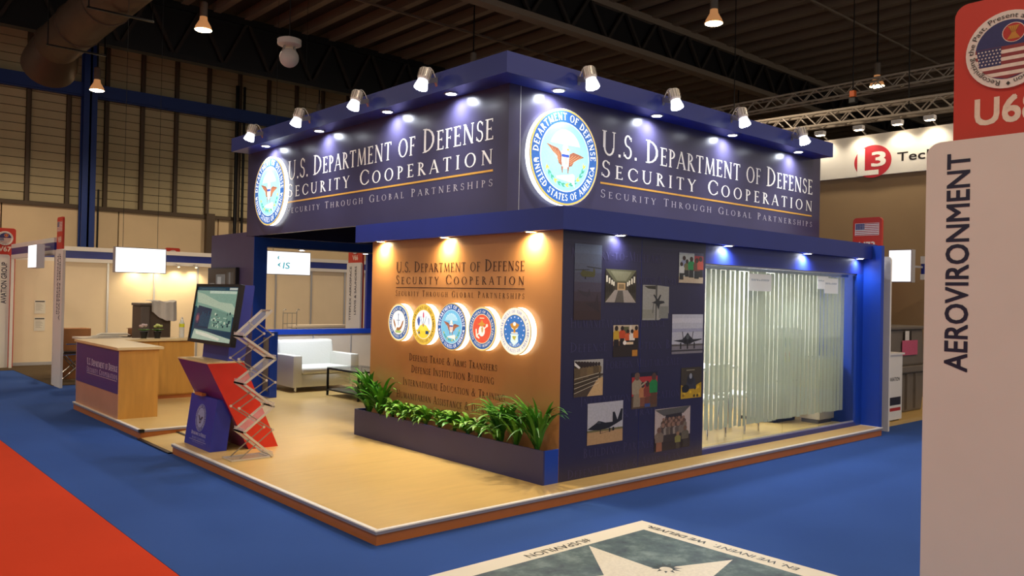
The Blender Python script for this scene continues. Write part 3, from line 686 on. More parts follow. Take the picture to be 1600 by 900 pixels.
OB('soffit', MB().box((FX+.055, FY+.055, UZB+.003), (7.306, UY, UZB+.03)).box((FX+.055, UY, UZB+.003), (UX, 6.442, UZB+.03)), NAVY, box)
OB('corner_seam', MB().box((UX+.136, UY-.002, ZT+.002), (UX+.142, UY, UZB)), ALU, box)
def sign_text(A, u0, u1, uu0, uu1):
    Wc = '#f2efe6'
    P, W = roman('U.S. Department of Defense', .07); A.polys(fit(P, W, u0, u1, 3.091, .243), Wc)
    P, W = roman('Security Cooperation', .26); A.polys(fit(P, W, u0, u1, 2.867, .170), Wc)
    A.rect(uu0, 2.796, uu1, 2.815, '#d8a040')
    P, W = roman('Security Through Global Partnerships', .34, bold=.85); A.polys(fit(P, W, u0, u1, 2.661, .0815), '#b8b2b8')
a = ART((UX-.0015, 0, 0), *XN, step=.0008); sign_text(a, -5.235, -1.123, -5.235, -1.123); a.build('lettering', PRINT, lsp, label='white and gold lettering on the left sign panel')
a = ART((0, UY-.0015, 0), *YN, step=.0008); sign_text(a, 3.107, 7.273, 3.101, 7.262); a.build('lettering', PRINT, rsp, label='white and gold lettering on the right sign panel')

# ------------------------------------------------------------------ round backlit seals
def ring_text(A, s, R, h, mid, top, col, squeeze=1., bold=1.25, track=.14):
    P, W = roman(s, track, 1., bold); A.polys(arc_text(P, W, R, h, mid, top, squeeze), col, 4)
def eagle_dod(A, k=1.):
    br, wh = '#8e5640', '#f4ece0'
    A.poly([(-.58*k,.24*k),(-.40*k,.20*k),(-.22*k,.17*k),(-.12*k,.08*k),(-.10*k,-.04*k),(-.10*k,-.20*k),(-.20*k,-.14*k),(-.24*k,.0),(-.36*k,.08*k)], br, 5)
    A.poly([(.58*k,.06*k),(.42*k,.10*k),(.24*k,.13*k),(.13*k,.08*k),(.11*k,-.04*k),(.10*k,-.20*k),(.20*k,-.17*k),(.28*k,-.06*k),(.42*k,.0)], br, 5)
    for i in range(4): A.line(-.5*k+.09*i*k,.2*k-.03*i*k,-.16*k,-.12*k+.04*i*k,.012*k,'#c88a60',6); A.line(.5*k-.09*i*k,.06*k,.14*k,-.14*k+.04*i*k,.012*k,'#c88a60',6)
    A.ell(0,.19*k,.075*k,.085*k,wh,6,14).poly([(.05*k,.2*k),(.13*k,.16*k),(.05*k,.14*k)], '#d8a030', 7)
    A.poly([(-.11*k,.12*k),(.11*k,.12*k),(.11*k,-.1*k),(.06*k,-.24*k),(-.06*k,-.24*k),(-.11*k,-.1*k)], wh, 6).rect(-.11*k,-.0,.11*k,.06*k,'#2c4a9c',7)
    for x in (-.066,-.022,.022,.066): A.rect((x-.008)*k,-.16*k,(x+.008)*k,0,'#c8584c',7)
    A.poly([(-.12*k,-.2*k),(-.06*k,-.2*k),(-.07*k,-.34*k),(-.1*k,-.34*k)], br, 6).poly([(.06*k,-.2*k),(.12*k,-.2*k),(.1*k,-.34*k),(.07*k,-.34*k)], br, 6)
    A.poly([(-.26*k,-.42*k),(.24*k,-.34*k),(.28*k,-.36*k),(.3*k,-.62*k),(.2*k,-.52*k),(-.24*k,-.46*k)], wh, 5)
def seal(name, label, O, face, R, kind, th=.075, depthn=None, group=None, bright=False, warm=False):
    u, v, n = face; nv = Vector(n); O = Vector(O)
    t = TH('backlit_seal', label, 'seal sign', O, group)
    OB('glowing_edge', MB().lathe([(R*.99, .002), (R*.99, th-.006)], O, 48, n), HALOW if warm else HALO, t, smooth=True)
    OB('face_disc', MB().lathe([(R, th-.006), (R, th)], O, 48, n), WHITE, t, smooth=True)
    A = ART(O+nv*(th+.0003), u, v, n, .0006); A.u *= R; A.v *= R
    k = kind; gold, blue = '#d9b64a', '#2a5a9c'
    A.ell(0, 0, .985, .985, gold, 1, 64)
    if k == 'dod':
        A.ell(0,0,.955,.955,blue,2,64).ell(0,0,.72,.72,'#d8ecf0',3,56).ell(0,0,.70,.70,'#8ee2ea' if bright else '#74bce0',4,56)
        ring_text(A,'DEPARTMENT OF DEFENSE',.765,.15,90,True,'#ffffff',.93); ring_text(A,'UNITED STATES OF AMERICA',.765,.135,270,False,'#ffffff',.90,1.25,.12)
        A.star(-.83,-.16,.05,'#ffffff',4); A.star(.83,-.16,.05,'#ffffff',4)
        A.ell(0,.1,.46,.46,'#d4f6f4' if bright else '#a9d8ea',5,40,20,160)
        for i in range(7): A.star(.42*cos(radians(36+18*i)),.12+.42*sin(radians(36+18*i)),.03,'#ffffff',6)
        for i in range(13):
            an = 200+140*i/12; r = .57; x, y = r*cos(radians(an)), r*sin(radians(an)); d = radians(an+90)
            for sg in (1, -1): A.poly([(x,y),(x+.08*cos(d+.6*sg),y+.08*sin(d+.6*sg)),(x+.15*cos(d+.25*sg),y+.15*sin(d+.25*sg)),(x+.08*cos(d),y+.08*sin(d))], '#4a9a7c' if i % 3 else '#b8b450', 5)
        eagle_dod(A, .98)
    elif k == 'navy':
        A.ell(0,0,.94,.94,'#ece6cc',2,56).ell(0,0,.88,.88,blue,3,56).ell(0,0,.64,.64,'#c8b868',4,48).ell(0,0,.62,.62,'#eef2f6',4.4,48)
        ring_text(A,'DEPARTMENT OF THE NAVY',.68,.13,90,True,'#e6e0c4'); ring_text(A,'UNITED STATES OF AMERICA',.68,.125,270,False,'#e6e0c4')
        A.poly([(-.5,.22),(-.36,.08),(-.24,-.16),(-.1,-.26),(.1,-.26),(.24,-.16),(.36,.06),(.5,.16),(.44,-.06),(.3,-.3),(.12,-.42),(-.14,-.42),(-.32,-.28),(-.44,-.04)], '#9a6a40', 6)
        A.rect(-.03,-.14,.03,.38,'#8a94a4',6).rect(-.16,.1,.16,.14,'#8a94a4',6).ell(0,.42,.06,.06,'#8a94a4',6,10)
        A.poly([(-.34,-.42),(.34,-.42),(.22,-.55),(-.22,-.55)], '#a4b86a', 6); A.ell(-.2,-.26,.07,.09,'#f2eee4',7,10)
        for i in range(3): A.star(-.16+.16*i,.5,.035,'#9aa4b4',6)
    elif k == 'army':
        A.ell(0,0,.97,.97,'#d8b648',2,56).ell(0,0,.70,.70,'#eef2f4',3,48)
        ring_text(A,'DEPARTMENT OF THE ARMY',.75,.14,90,True,'#5a4418'); ring_text(A,'UNITED STATES OF AMERICA',.75,.135,270,False,'#5a4418')
        A.ell(0,-.36,.48,.32,'#e8c83a',5,30).ell(0,-.16,.34,.16,'#f0d850',6,24).poly([(-.62,-.3),(-.4,-.45),(-.2,-.62),(.2,-.62),(.45,-.45),(.62,-.28),(.3,-.22),(-.3,-.22)], '#e2bc34', 4)
        A.line(0,-.1,0,.5,.03,'#4a7a90',6).line(-.02,-.1,-.24,.4,.03,'#4a7a90',6).line(.02,-.1,.24,.4,.03,'#4a7a90',6)
        A.poly([(-.05,.34),(.06,.34),(.05,.54),(0,.64),(-.04,.54)], '#c0405c', 7).poly([(-.52,.22),(-.36,.42),(-.26,.2),(-.34,-.1),(-.46,.0)], '#4a5c9c', 6).poly([(.36,.36),(.52,.3),(.5,-.05),(.4,.05)], '#b8c4d4', 6)
        A.poly([(-.42,-.46),(-.34,-.26),(-.24,-.46)], '#26486a', 8).rect(.2,-.46,.46,-.3,'#26486a',8).ell(0,.0,.05,.05,'#d88a3c',8,10)
    elif k == 'marine':
        A.ell(0,0,.955,.955,'#e8dcae',2,56).ell(0,0,.91,.91,blue,3,56).ell(0,0,.67,.67,'#e8dcae',4,48).ell(0,0,.64,.64,'#d8583e',4.4,48)
        ring_text(A,'DEPARTMENT OF THE NAVY',.71,.125,90,True,'#e8e4d0'); ring_text(A,'UNITED STATES MARINE CORPS',.71,.12,270,False,'#e8e4d0',.93)
        A.ell(0,-.1,.22,.24,'#f4efe6',6,24).poly([(-.05,.05),(.1,.1),(.12,-.08),(.04,-.2),(-.02,-.1)], '#c8a870', 7)
        A.line(-.34,-.3,.36,.14,.06,'#efe6d4',5).ell(.36,.16,.07,.07,'#efe6d4',6,10).poly([(-.44,-.02),(-.36,-.02),(-.32,-.3),(-.14,-.4),(-.16,-.46),(-.4,-.38)], '#efe6d4', 6)
        A.poly([(-.3,.2),(-.1,.28),(0,.42),(.1,.28),(.3,.2),(.12,.16),(.06,.1),(-.06,.1),(-.12,.16)], '#c8923c', 7).rect(-.16,.46,.16,.5,'#f0e0b8',6)
    else:
        A.ell(0,0,.97,.97,'#f4f0e2',2,56).ell(0,0,.70,.70,'#c8b060',3,48).ell(0,0,.68,.68,'#3a74bc',4,48)
        ring_text(A,'DEPARTMENT OF THE AIR FORCE',.76,.13,90,True,'#5a6a9c'); ring_text(A,'UNITED STATES OF AMERICA',.76,.125,270,False,'#5a6a9c')
        ring_text(A,'MCMXLVII',.55,.09,270,False,'#e8eef4')
        for i in range(13):
            an = radians(90+(i-6)*22.5); A.star(.57*cos(an),.06+.53*sin(an),.045,'#ffffff',6)
        A.poly([(-.26,-.12),(.26,-.12),(.22,-.2),(.24,-.42),(.14,-.5),(0,-.58),(-.14,-.5),(-.24,-.42),(-.22,-.2)], '#d6f2ee', 6).poly([(-.14,-.2),(.14,-.2),(.04,-.34),(.1,-.42),(-.1,-.3)], '#b8b04a', 7)
        A.ell(0,.2,.22,.14,'#f4e6c8',6,20).poly([(-.3,.28),(-.14,.34),(0,.4),(.14,.34),(.3,.28),(.2,.16),(.06,.1),(.06,-.06),(-.06,-.06),(-.06,.1),(-.2,.16)], '#c08838', 7).ell(0,.3,.09,.08,'#fbf8f0',8,14).rect(-.2,-.1,.2,-.04,'#efe8d4',6)
    A.P = [(p, c, l) for p, c, l in A.P]
    A.build('printed_face', SEALB if bright else SEALM, t, label=None)
    return t
g5 = 'row of five service seals on the copper wall'
for y, z, R, k, lb in ((2.616, 1.357, .198, 'navy', 'round seal with brown eagle and anchor on white, leftmost on the copper wall'),
                       (2.166, 1.354, .208, 'army', 'round gold seal with flags and a yellow mound, second on the copper wall'),
                       (1.702, 1.351, .230, 'dod', 'largest pale blue eagle seal in the middle of the copper wall'),
                       (1.238, 1.351, .205, 'marine', 'round seal with a red field and white globe, fourth on the copper wall'),
                       (.784, 1.350, .212, 'air', 'white ringed blue seal with stars and shield, last at right on the copper wall')):
    seal('s', lb, (WX, y, z), XN, R, k, .07, group=g5, warm=True)
seal('s', 'large glowing round eagle seal left of the lettering on the left sign panel', (UX, 5.65, 2.978), XN, .456, 'dod', .062, bright=True)
seal('s', 'large glowing round eagle seal left of the lettering on the right sign panel', (2.535, UY, 2.978), YN, .456, 'dod', .066, bright=True)

# ------------------------------------------------------------------ recessed downlights
DLM = {}
def downlight(loc, label, group, warm, energy, aim=(0, 0, -1), size=110, blend=.75, sc=1.):
    t = TH('downlight', label, 'downlight', loc, group); t.scale = (sc, sc, sc)
    if 'trim' not in DLM:
        DLM['trim'] = mesh_from(MB().lathe([(.062, 0), (.062, -.006), (.046, -.008), (.046, 0)], n=20), 'trim_ring', smooth=True); DLM['trim'].materials.append(STEEL)
        for k, m in (('c', E_COOL), ('w', E_WARM)):
            DLM[k] = mesh_from(MB().lathe([(.045, -.004), (.030, -.009), (.008, -.011)], n=16), 'lens', smooth=True); DLM[k].materials.append(m)
    link('trim_ring', DLM['trim'], t); link('lens', DLM['w' if warm else 'c'], t)
    lamp('lamp_light', 'SPOT', t, (0, 0, -.02), energy, WARM if warm else COOL, aim, radians(size), blend, .025, local=True)
od = ('nearest the corner', 'second from the corner', 'third from the corner', 'farthest from the corner')
for i, y in enumerate((1.612, 2.714, 4.187, 5.634)): downlight((UX-.13, y, UZB+.003), 'small white downlight under the left top fascia, '+od[i], 'downlights under the left top fascia', False, DOWN_W*2.8, (.25, 0, -1), 160, 1.0, 1.13)
for i, x in enumerate((2.368, 3.808, 5.193, 6.663)): downlight((x, UY-.13, UZB+.003), 'small white downlight under the right top fascia, '+od[i], 'downlights under the right top fascia', False, DOWN_W*2.8, (0, .25, -1), 160, 1.0, 1.13)
for i, y in enumerate((3.02, 1.864, .62)): downlight((WX-.055, y, ZB+.003), 'warm downlight above the copper wall, '+('at its left end', 'above the middle', 'at its right end')[i], 'warm downlights above the copper wall', True, DOWN_W*4.6, (.25, 0, -1), 165, 1.0)
for i, x in enumerate((2.62, 4.3, 5.90, 7.2)): downlight((x, WY-.055, ZB+.003), 'cool downlight under the lower right fascia, '+('over the photo wall', 'over the left end of the glass', 'over the middle of the glass', 'at the blue end wall')[i], 'cool downlights above the glass front', False, DOWN_W*(.9, 3.2, 3.2, 1.1)[i], (0, .2, -1), 160, 1.0)

# ------------------------------------------------------------------ arm spotlights on the top fascia
ASM = {}
def armspot(p, out, label, group):
    """p: lamp head centre; out: outward direction of the fascia (unit x/y)"""
    ang = math.atan2(out[1], out[0])
    t = TH('arm_spotlight', label, 'spotlight', p, group, rz=ang)
    d = Vector((.30, 0, -.95)).normalized()        # local x is outward
    if not ASM:
        def reg(k, mb, m, sm=True):
            ASM[k] = mesh_from(mb, k, smooth=sm); ASM[k].materials.append(m)
        reg('housing', MB().lathe([(.03, -.115), (.05, -.112), (.056, -.10), (.056, -.01), (.05, .0)], n=20, d=d), WHITE)
        fins = MB()
        for i in range(14):
            a = 2*pi*i/14; b = d.orthogonal().normalized(); c = d.cross(b); q = b*cos(a)+c*sin(a)
            fins.bar(q*.057-d*.10, q*.057-d*.02, .006, .012, q)
        reg('cooling_fin', fins, STEEL, False)
        reg('reflector', MB().lathe([(.046, .0), (.052, .02), (.066, .075), (.064, .085)], n=22, d=d), E_GLOW)
        reg('lens', MB().lathe([(.062, .086), (.04, .09), (.01, .091)], n=20, d=d), E_COOL)
        reg('arm', MB().bar((-.05, 0, .0), (-.16, 0, .03), .03, .045).bar((-.16, 0, .03), (-.19, 0, -.03), .03, .06), STEEL, False)
        pts = [(-.02-.14*k/8, .0, .10+.07*sin(pi*k/8)-.09*k/8) for k in range(9)]
        reg('power_cable', MB().path(pts, .005), WHITE)
    hs = link('housing', ASM['housing'], t); link('cooling_fin', ASM['cooling_fin'], hs); link('reflector', ASM['reflector'], hs); link('lens', ASM['lens'], hs)
    for k in ('arm', 'power_cable'): link(k, ASM[k], t)
    t.scale = (1, 1, 1)
    lamp('lamp_light', 'SPOT', t, d*.13, ARM_W, (.95, .97, 1.0), d, radians(140), .8, .05, local=True)
for i, (x, y, z) in enumerate(((1.46, 1.665, 3.652), (1.46, 2.882, 3.655), (1.46, 4.170, 3.666), (1.46, 5.449, 3.661))):
    armspot((x, y, z), (-1, 0), 'white arm spotlight on the left top fascia, '+od[i], 'arm spotlights on the left top fascia')
for i, (x, y, z) in enumerate(((2.496, .503, 3.644), (3.741, .503, 3.669), (4.961, .503, 3.682), (6.264, .503, 3.664))):
    armspot((x, y, z), (0, -1), 'white arm spotlight on the right top fascia, '+od[i], 'arm spotlights on the right top fascia')

# ------------------------------------------------------------------ behind the glass: blinds, papers, fridge, cabinets
vb = TH('vertical_blind', 'white vertical blind with hanging slats behind the glass front', 'blind', (4.02, .42, 2.02))
OB('head_rail', MB().box((4.02, .395, 1.985), (7.25, .445, 2.02)), ALU, vb)
sm = None
for i in range(36):
    x = 4.07+.0885*i
    if sm is None:
        m = MB(); n = 4
        vs_ = [(-.0445+.089*k/n, .006*(1-(2*k/n-1)**2)) for k in range(n+1)]
        zb, zt = -1.72, -.03
        m.add([(px, py, zb) for px, py in vs_]+[(px, py, zt) for px, py in vs_]+[(px, py+.0012, zb) for px, py in vs_]+[(px, py+.0012, zt) for px, py in vs_],
              [(k, k+1, n+2+k, n+1+k) for k in range(n)]+[(2*n+2+k, 3*n+3+k, 3*n+4+k, 2*n+3+k) for k in range(n)])
        o = OB('slat', m, BLIND, vb, local=True, smooth=True, fix=False); sm = o.data
    else: o = link('slat', sm, vb)
    o.location = (x-4.02, 0, random.uniform(-.012, .01))
    rz = random.uniform(7, 14) if i < 11 else random.uniform(0, 5) if i < 15 else random.uniform(3, 8) if i < 26 else random.uniform(1, 6)
    o.rotation_euler = (0, 0, radians(rz))
def paper_sign(x0, z1, x1, z0, label, dy=0.):
    t = TH('paper_notice', label, 'notice', (x0, WY+.027, z1), 'paper notices taped to the glass')
    OB('sheet', MB().box((x0, WY+.0285-dy, z0), (x1, WY+.0295-dy, z1)), NOTICE, t)
    a = ART((x0, WY+.0281-dy, z0), (x1-x0, 0, 0), (0, 0, z1-z0), (0, -1, 0), .0002)
    for k, (u, q, y) in enumerate(((.08, .42, .66), (.55, .92, .66), (.08, .3, .62), (.34, .9, .62))):
        for j in range(6): a.rect(u+(q-u)*j/6, y-.03, u+(q-u)*(j+.7)/6, y+.05, '#b4c0c8', 1)
    a.build('faint_print', PRINT, t)
paper_sign(4.83, 1.955, 5.27, 1.77, 'pale sheet of paper on the glass near its top, left one')
paper_sign(6.30, 1.975, 6.56, 1.82, 'small pale sheet of paper on the glass at upper right, left of the pair')
paper_sign(6.46, 1.955, 6.80, 1.77, 'pale sheet of paper on the glass at upper right, right of the pair', .0018)
fr = TH('fridge', 'small white fridge with energy label seen through the blind', 'fridge', (6.95, 1.25, PH))
OB('cabinet', MB().box((6.55, 1.0, PH+.04), (7.12, 1.55, 1.32)), WHITE, fr, bevel=.015)
OB('door', MB().box((6.55, .95, PH+.55), (7.12, .998, 1.30)), WHITE, fr, bevel=.012)
OB('door', MB().box((6.55, .95, PH+.06), (7.12, .998, PH+.53)), WHITE, fr, bevel=.012)
OB('plinth', MB().box((6.58, 1.02, PH), (7.1, 1.5, PH+.04)), BLACK, fr)
a = ART((6.70, .949, .88), (1, 0, 0), (0, 0, 1), (0, -1, 0), .0004)
for k, c in enumerate(('#d8d020', '#cc4a28', '#e0e4e0', '#2c6ab0', '#2c8a4a')): a.rect(0, .065*k, .15, .065*k+.06, c)
a.build('energy_label', PRINT, fr)
cb = TH('low_cupboard', 'low beige cupboard beside the fridge behind the glass', 'cupboard', (7.2, .8, PH))
OB('body', MB().box((7.0, .62, PH+.05), (7.38, .90, .92)), CREAM, cb, bevel=.006)
OB('plinth', MB().box((7.02, .65, PH), (7.36, .88, PH+.05)), GREY, cb)
OB('top', MB().box((6.98, .60, .92), (7.39, .92, .945)), WHITE, cb)
tb = TH('meeting_table', 'white meeting table inside the glass fronted room', 'table', (5.3, 1.7, PH))
OB('table_top', MB().box((4.6, 1.25, .80), (6.1, 2.1, .83)), WHITE, tb)
for x in (4.68, 6.02):
    for y in (1.33, 2.02): OB('leg', MB().tube((x, y, PH), (x, y, .80), .022, n=8), CHROME, tb)
for i, (x, y, rz) in enumerate(((4.95, .95, 0), (5.65, .95, .1))):
    c = TH('meeting_chair', 'white chair at the meeting table behind the blind, %s one' % ('left', 'right')[i], 'chair', (x, y, PH), 'chairs in the meeting room', rz=rz)
    OB('seat', MB().box((-.21, -.2, .42), (.21, .22, .46)), WHITE, c, local=True, bevel=.015)
    OB('backrest', MB().box((-.2, -.24, .52), (.2, -.2, .84)), WHITE, c, local=True, bevel=.015)
    for sx in (-.18, .18):
        for sy in (-.18, .18): OB('leg', MB().tube((sx, sy, 0), (sx*.9, sy*.9, .43), .012, n=6), CHROME, c, local=True)
    OB('back_frame', MB().tube((-.17, -.19, .44), (-.17, -.22, .56), .01, n=6).tube((.17, -.19, .44), (.17, -.22, .56), .01, n=6), CHROME, c, local=True)

# ------------------------------------------------------------------ planter and plants
PX, PZ = 1.775, .383
pl = TH('planter_box', 'long low navy planter box along the foot of the copper wall', 'planter', (PX, WY, PH))
OB('front_panel', MB().box((PX, WY, PH), (PX+.018, 3.283, PZ)), mat('planter_navy', '#2f3062', .42, var=.05, scale=2), pl)
OB('end_panel', MB().box((PX+.018, WY, PH), (WX-.001, WY+.018, PZ)), BLUEP, pl)
OB('end_panel', MB().box((PX+.018, 3.265, PH), (WX-.001, 3.283, PZ)), NAVY, pl)
OB('soil', MB().box((PX+.018, WY+.018, PH), (WX-.001, 3.265, PZ-.05)), SOIL, pl)
LV = {}
def leaf_mesh(key, L, wd, droop, m, nseg=6, fold=.25):
    if key in LV: return LV[key]
    mb = MB(); x = z = 0.; ang = radians(80)
    vs_, fs = [], []
    for i in range(nseg+1):
        t = i/nseg; ww = wd*(sin(pi*min(1, .12+.88*t**.8))**.75)*.5 if i < nseg else .001
        vs_ += [(x, -ww, z+ww*fold), (x, 0, z), (x, ww, z+ww*fold)]
        x += L/nseg*cos(ang); z += L/nseg*sin(ang); ang -= droop/nseg*(.4+1.2*t)
    for i in range(nseg):
        for k in (0, 1): fs.append((3*i+k, 3*i+k+1, 3*i+4+k, 3*i+3+k))
    mb.add(vs_, fs); me = mesh_from(mb, 'leaf', smooth=True, fix=False); me.materials.append(m); LV[key] = me; return me
for k in range(3):
    leaf_mesh('d%d' % k, (.34, .42, .50)[k], (.042, .040, .036)[k], (1.0, 1.5, 2.1)[k], (LEAFD, LEAFM, LEAFM)[k], 7)
    leaf_mesh('g%d' % k, (.44, .52, .40)[k], (.024, .022, .028)[k], (1.7, 2.3, 1.1)[k], (LEAFM, LEAFD, LEAFM)[k], 8)
    leaf_mesh('v%d' % k, (.13, .17, .20)[k], (.060, .062, .058)[k], (1.5, 2.0, 2.7)[k], (LEAFL, LEAFM, LEAFL)[k], 5)
def plant(name, label, x, y, n, kinds, h0, h1, tilt0, tilt1, sc=1., group=None, back=True):
    t = TH(name, label, 'plant', (x, y, PZ-.05), group)
    st = MB()
    for i in range(n):
        a = random.uniform(0, 2*pi)
        h = random.uniform(h0, h1); ti = random.uniform(tilt0, tilt1)
        if cos(a) > 0: ti *= .25; 
        o = link('leaf', LV[random.choice(kinds)], t)
        bx, by = cos(a)*.015, sin(a)*.02
        if cos(a) > 0 and cos(a)*.4 > .05: a = pi-a if random.random() < .55 else a
        if cos(a) > 0: a = (pi/2+.1 if sin(a) > 0 else -pi/2-.1)+random.uniform(-.15, .1)
        o.location = (bx, by, h); o.rotation_euler = (random.uniform(-.2, .2), ti, a)
        s = sc*random.uniform(.8, 1.12); o.scale = (s, s, s)
        st.tube((bx*.5, by*.5, 0), (bx, by, h+.01), .005, n=5)
    OB('stem', st, LEAFD, t, local=True)
    return t
dg = 'bushy dark green plants in the planter'
plant('dracaena', 'dark bushy plant at the far left end of the planter', 1.86, 3.12, 60, ('d0','d1'), .02, .19, -.1, .55, 1.0, dg)
plant('dracaena', 'second dark bushy plant from the left end of the planter', 1.865, 2.90, 46, ('d0','d1','d2'), .02, .14, -.1, .65, .95, dg)
plant('dracaena', 'dark bushy plant in the right part of the planter, left of the spidery one', 1.86, .92, 50, ('d0','d1','d2'), .02, .15, -.1, .6, .95, dg)
plant('dracaena', 'small dark plant between the right bushy plant and the spidery one', 1.865, .72, 40, ('d1','d2','g1'), .02, .14, -.1, .5, 1.0, dg)
plant('spider_plant', 'spidery plant with long arching leaves at the right end of the planter', 1.86, .44, 56, ('g0','g1','g2'), .02, .10, -.15, .5, 1.12)
for i in range(9):
    y = 2.66-.21*i
    plant('pothos', ('pale leafed trailing plant in the planter, first from the left', 'second trailing plant from the left in the planter', 'third trailing plant from the left in the planter', 'fourth trailing plant from the left in the planter', 'trailing plant in the middle of the planter', 'fourth trailing plant from the right in the planter', 'third trailing plant from the right in the planter', 'second trailing plant from the right in the planter', 'first trailing plant from the right in the planter')[i],
          1.855, y+random.uniform(-.03, .03), 44, ('v0','v1','v2'), .04, .13, .2, 1.0, random.uniform(.85, 1.1), 'trailing plants along the planter')

# ------------------------------------------------------------------ slanted kiosk with screen
ki = TH('slanted_kiosk', 'slanted red kiosk, body shaded plum, with a blue box front and blue screen column', 'kiosk', (.3, 3.5, PH))
K0, K1 = 3.12, 3.90
prof = [(.07, .955), (.43, .955), (.805, PH), (.50, PH)]
OB('slanted_body', MB().prism(prof, 'y', K0+.012, K1), REDP_SHADE, ki, label='red slanted body, shaded to plum')
OB('side_panel', MB().prism(prof, 'y', K0, K0+.012), REDP, ki, label='red side panel')
OB('top_board', MB().box((.065, K0, .955), (.435, K1, .967)), OAKTOP, ki)
bx = [(.135, PH), (.30, PH), (.36, .58), (.20, .60)]
fbx = OB('front_box', MB().prism(bx, 'y', 3.18, 3.85), mat('kiosk_blue', '#2430a0', .42, var=.04, scale=3), ki, label='blue box front with printed seal')
dv = Vector((.20-.135, 0, .50)); dvn = dv.normalized(); nn = Vector((-dvn.z, 0, dvn.x))
a = ART(Vector((.135, 3.85, PH))+nn*.001, (0, -1, 0), dvn, nn, .0006)
for r, c in ((.135, '#8a94d0'), (.128, '#3a3c8c'), (.098, '#9aa0c8')): a.ell(.335, .29, r*.95, r, c, {'#8a94d0': 1, '#3a3c8c': 2, '#9aa0c8': 3}[c], 36)
P, W = roman('DEPARTMENT OF DEFENSE', .14, 1, 1.2); a.polys([[(q[0]+.335, q[1]+.29) for q in pp] for pp in arc_text(P, W, .103, .02, 90, True, .95)], '#d8dcf4', 4)
P, W = roman('UNITED STATES OF AMERICA', .12, 1, 1.2); a.polys([[(q[0]+.335, q[1]+.29) for q in pp] for pp in arc_text(P, W, .103, .019, 270, False, .9)], '#d8dcf4', 4)
a.poly([(.27,.315),(.30,.31),(.325,.29),(.325,.25),(.345,.25),(.345,.29),(.37,.305),(.40,.30),(.36,.27),(.35,.235),(.32,.235),(.31,.27)], '#4c3c50', 5).rect(.322,.268,.348,.284,'#28386a',6)
P, W = roman('Department of Defense', .08); a.polys(fit(P, W, .16, .53, .115, .035), '#e4e4f4', 4)
P, W = roman('Security Cooperation', .2); a.polys(fit(P, W, .19, .52, .075, .026), '#b8bce0', 4)
a.rect(.12, .062, .56, .065, '#c8c4d8', 4); P, W = roman('Security Through Global Partnerships', .2); a.polys(fit(P, W, .20, .50, .042, .012), '#a8acd8', 4)
a.build('printed_seal', PRINT, fbx, label='pale seal and lettering on the blue box')
OB('column', MB().prism([(.30, .967), (.47, .967), (.56, 1.71), (.355, 1.71)], 'y', 3.2, 3.85), mat('column_blue', '#2a3590', .45, var=.04, scale=3), ki, label='blue column behind the screen')
OB('clip_handle', MB().box((.16, 3.47, .605), (.20, 3.66, .63)), SKIRT, ki)
# screen (leans back a little)
tv = TH('tilted_television', 'large tilted flat television showing an aerial scene on the slanted kiosk', 'television', (.26, 3.5, 1.12))
bvec = Vector((.085, 0, .60)); bl = bvec.length; bn = bvec.normalized(); on = Vector((-bn.z, 0, bn.x)); ub = Vector((0, -1, 0))
def tvp(u, v, d): return Vector((.215, 4.05, 1.118))+ub*u+bn*v+on*d
def slab(u0, v0, u1, v1, d0, d1):
    return MB().add([tvp(u, v, d) for d in (d0, d1) for u, v in ((u0,v0),(u1,v0),(u1,v1),(u0,v1))], [(0,3,2,1),(4,5,6,7),(0,1,5,4),(1,2,6,5),(2,3,7,6),(3,0,4,7)])
TW = 1.10
OB('casing', slab(0, 0, TW, bl, -.055, -.012), BLACK, tv, bevel=.006)
bez = slab(0, 0, TW, .035, -.012, 0); 
for q in ((0, bl-.028, TW, bl), (0, .035, .028, bl-.028), (TW-.028, .035, TW, bl-.028)): b2 = slab(*q, -.012, 0); bez.add(b2.v, b2.f)
bzo = OB('bezel', bez, BLACK, tv)
OB('wall_bracket', slab(.3, .1, .8, .5, -.075, -.055), BLACKM, tv)
a = ART(tvp(.028, .035, -.011), ub*(TW-.056), bn*(bl-.063), on, .0006)
a.rect(0,0,1,1,'#24485c',0).rect(0,.62,1,.93,'#5a8a84',1).poly([(0,.93),(.06,.6),(.42,.52),(1,.46),(1,.93)], '#7ea89a', 2).poly([(0,.9),(.2,.86),(.6,.72),(.9,.7),(1,.6),(1,.5),(.6,.6),(.3,.66),(.06,.7)], '#a8c4b0', 3)
a.poly([(.1,.64),(.5,.58),(.48,.22),(.05,.2)], '#1c3450', 4).ell(.12,.4,.055,.1,'#503c58',5,16).ell(.12,.4,.03,.06,'#8a5a64',6,12)
a.poly([(.45,.6),(.95,.5),(.96,.2),(.42,.22)], '#6a9488', 4).poly([(0,.16),(1,.2),(1,.1),(0,.18)], '#1c3c54', 5)
a.poly([(.04,.0),(.08,.19),(.4,.16),(.98,.07),(.98,0)], '#a8c4b4', 6).poly([(.12,.16),(.4,.13),(.74,.06),(.72,.02),(.4,.06),(.14,.1)], '#d4e0d0', 7)
for i in range(34): x, y = rnd(.46, .9), rnd(.22, .5); a.rect(x, y, x+rnd(.012, .05), y+rnd(.012, .05), ('#1a3040', '#9cc0b0', '#2c4c50', '#c0d4c0')[i % 4], 8)
for i in range(10): a.line(.18+.03*i, .25, .2+.03*i, rnd(.4, .55), .008, '#3c6478', 6)
for i in range(22): a.rect(.34+.029*i, .875, .36+.029*i, .925, '#c8d8cc', 8)
a.rect(.8,.945,.98,.985,'#b8c8c4',8).rect(.1,.95,.7,.97,'#3c5c68',8)
a.build('screen', SCREEN, tv, label='glowing teal screen picture')

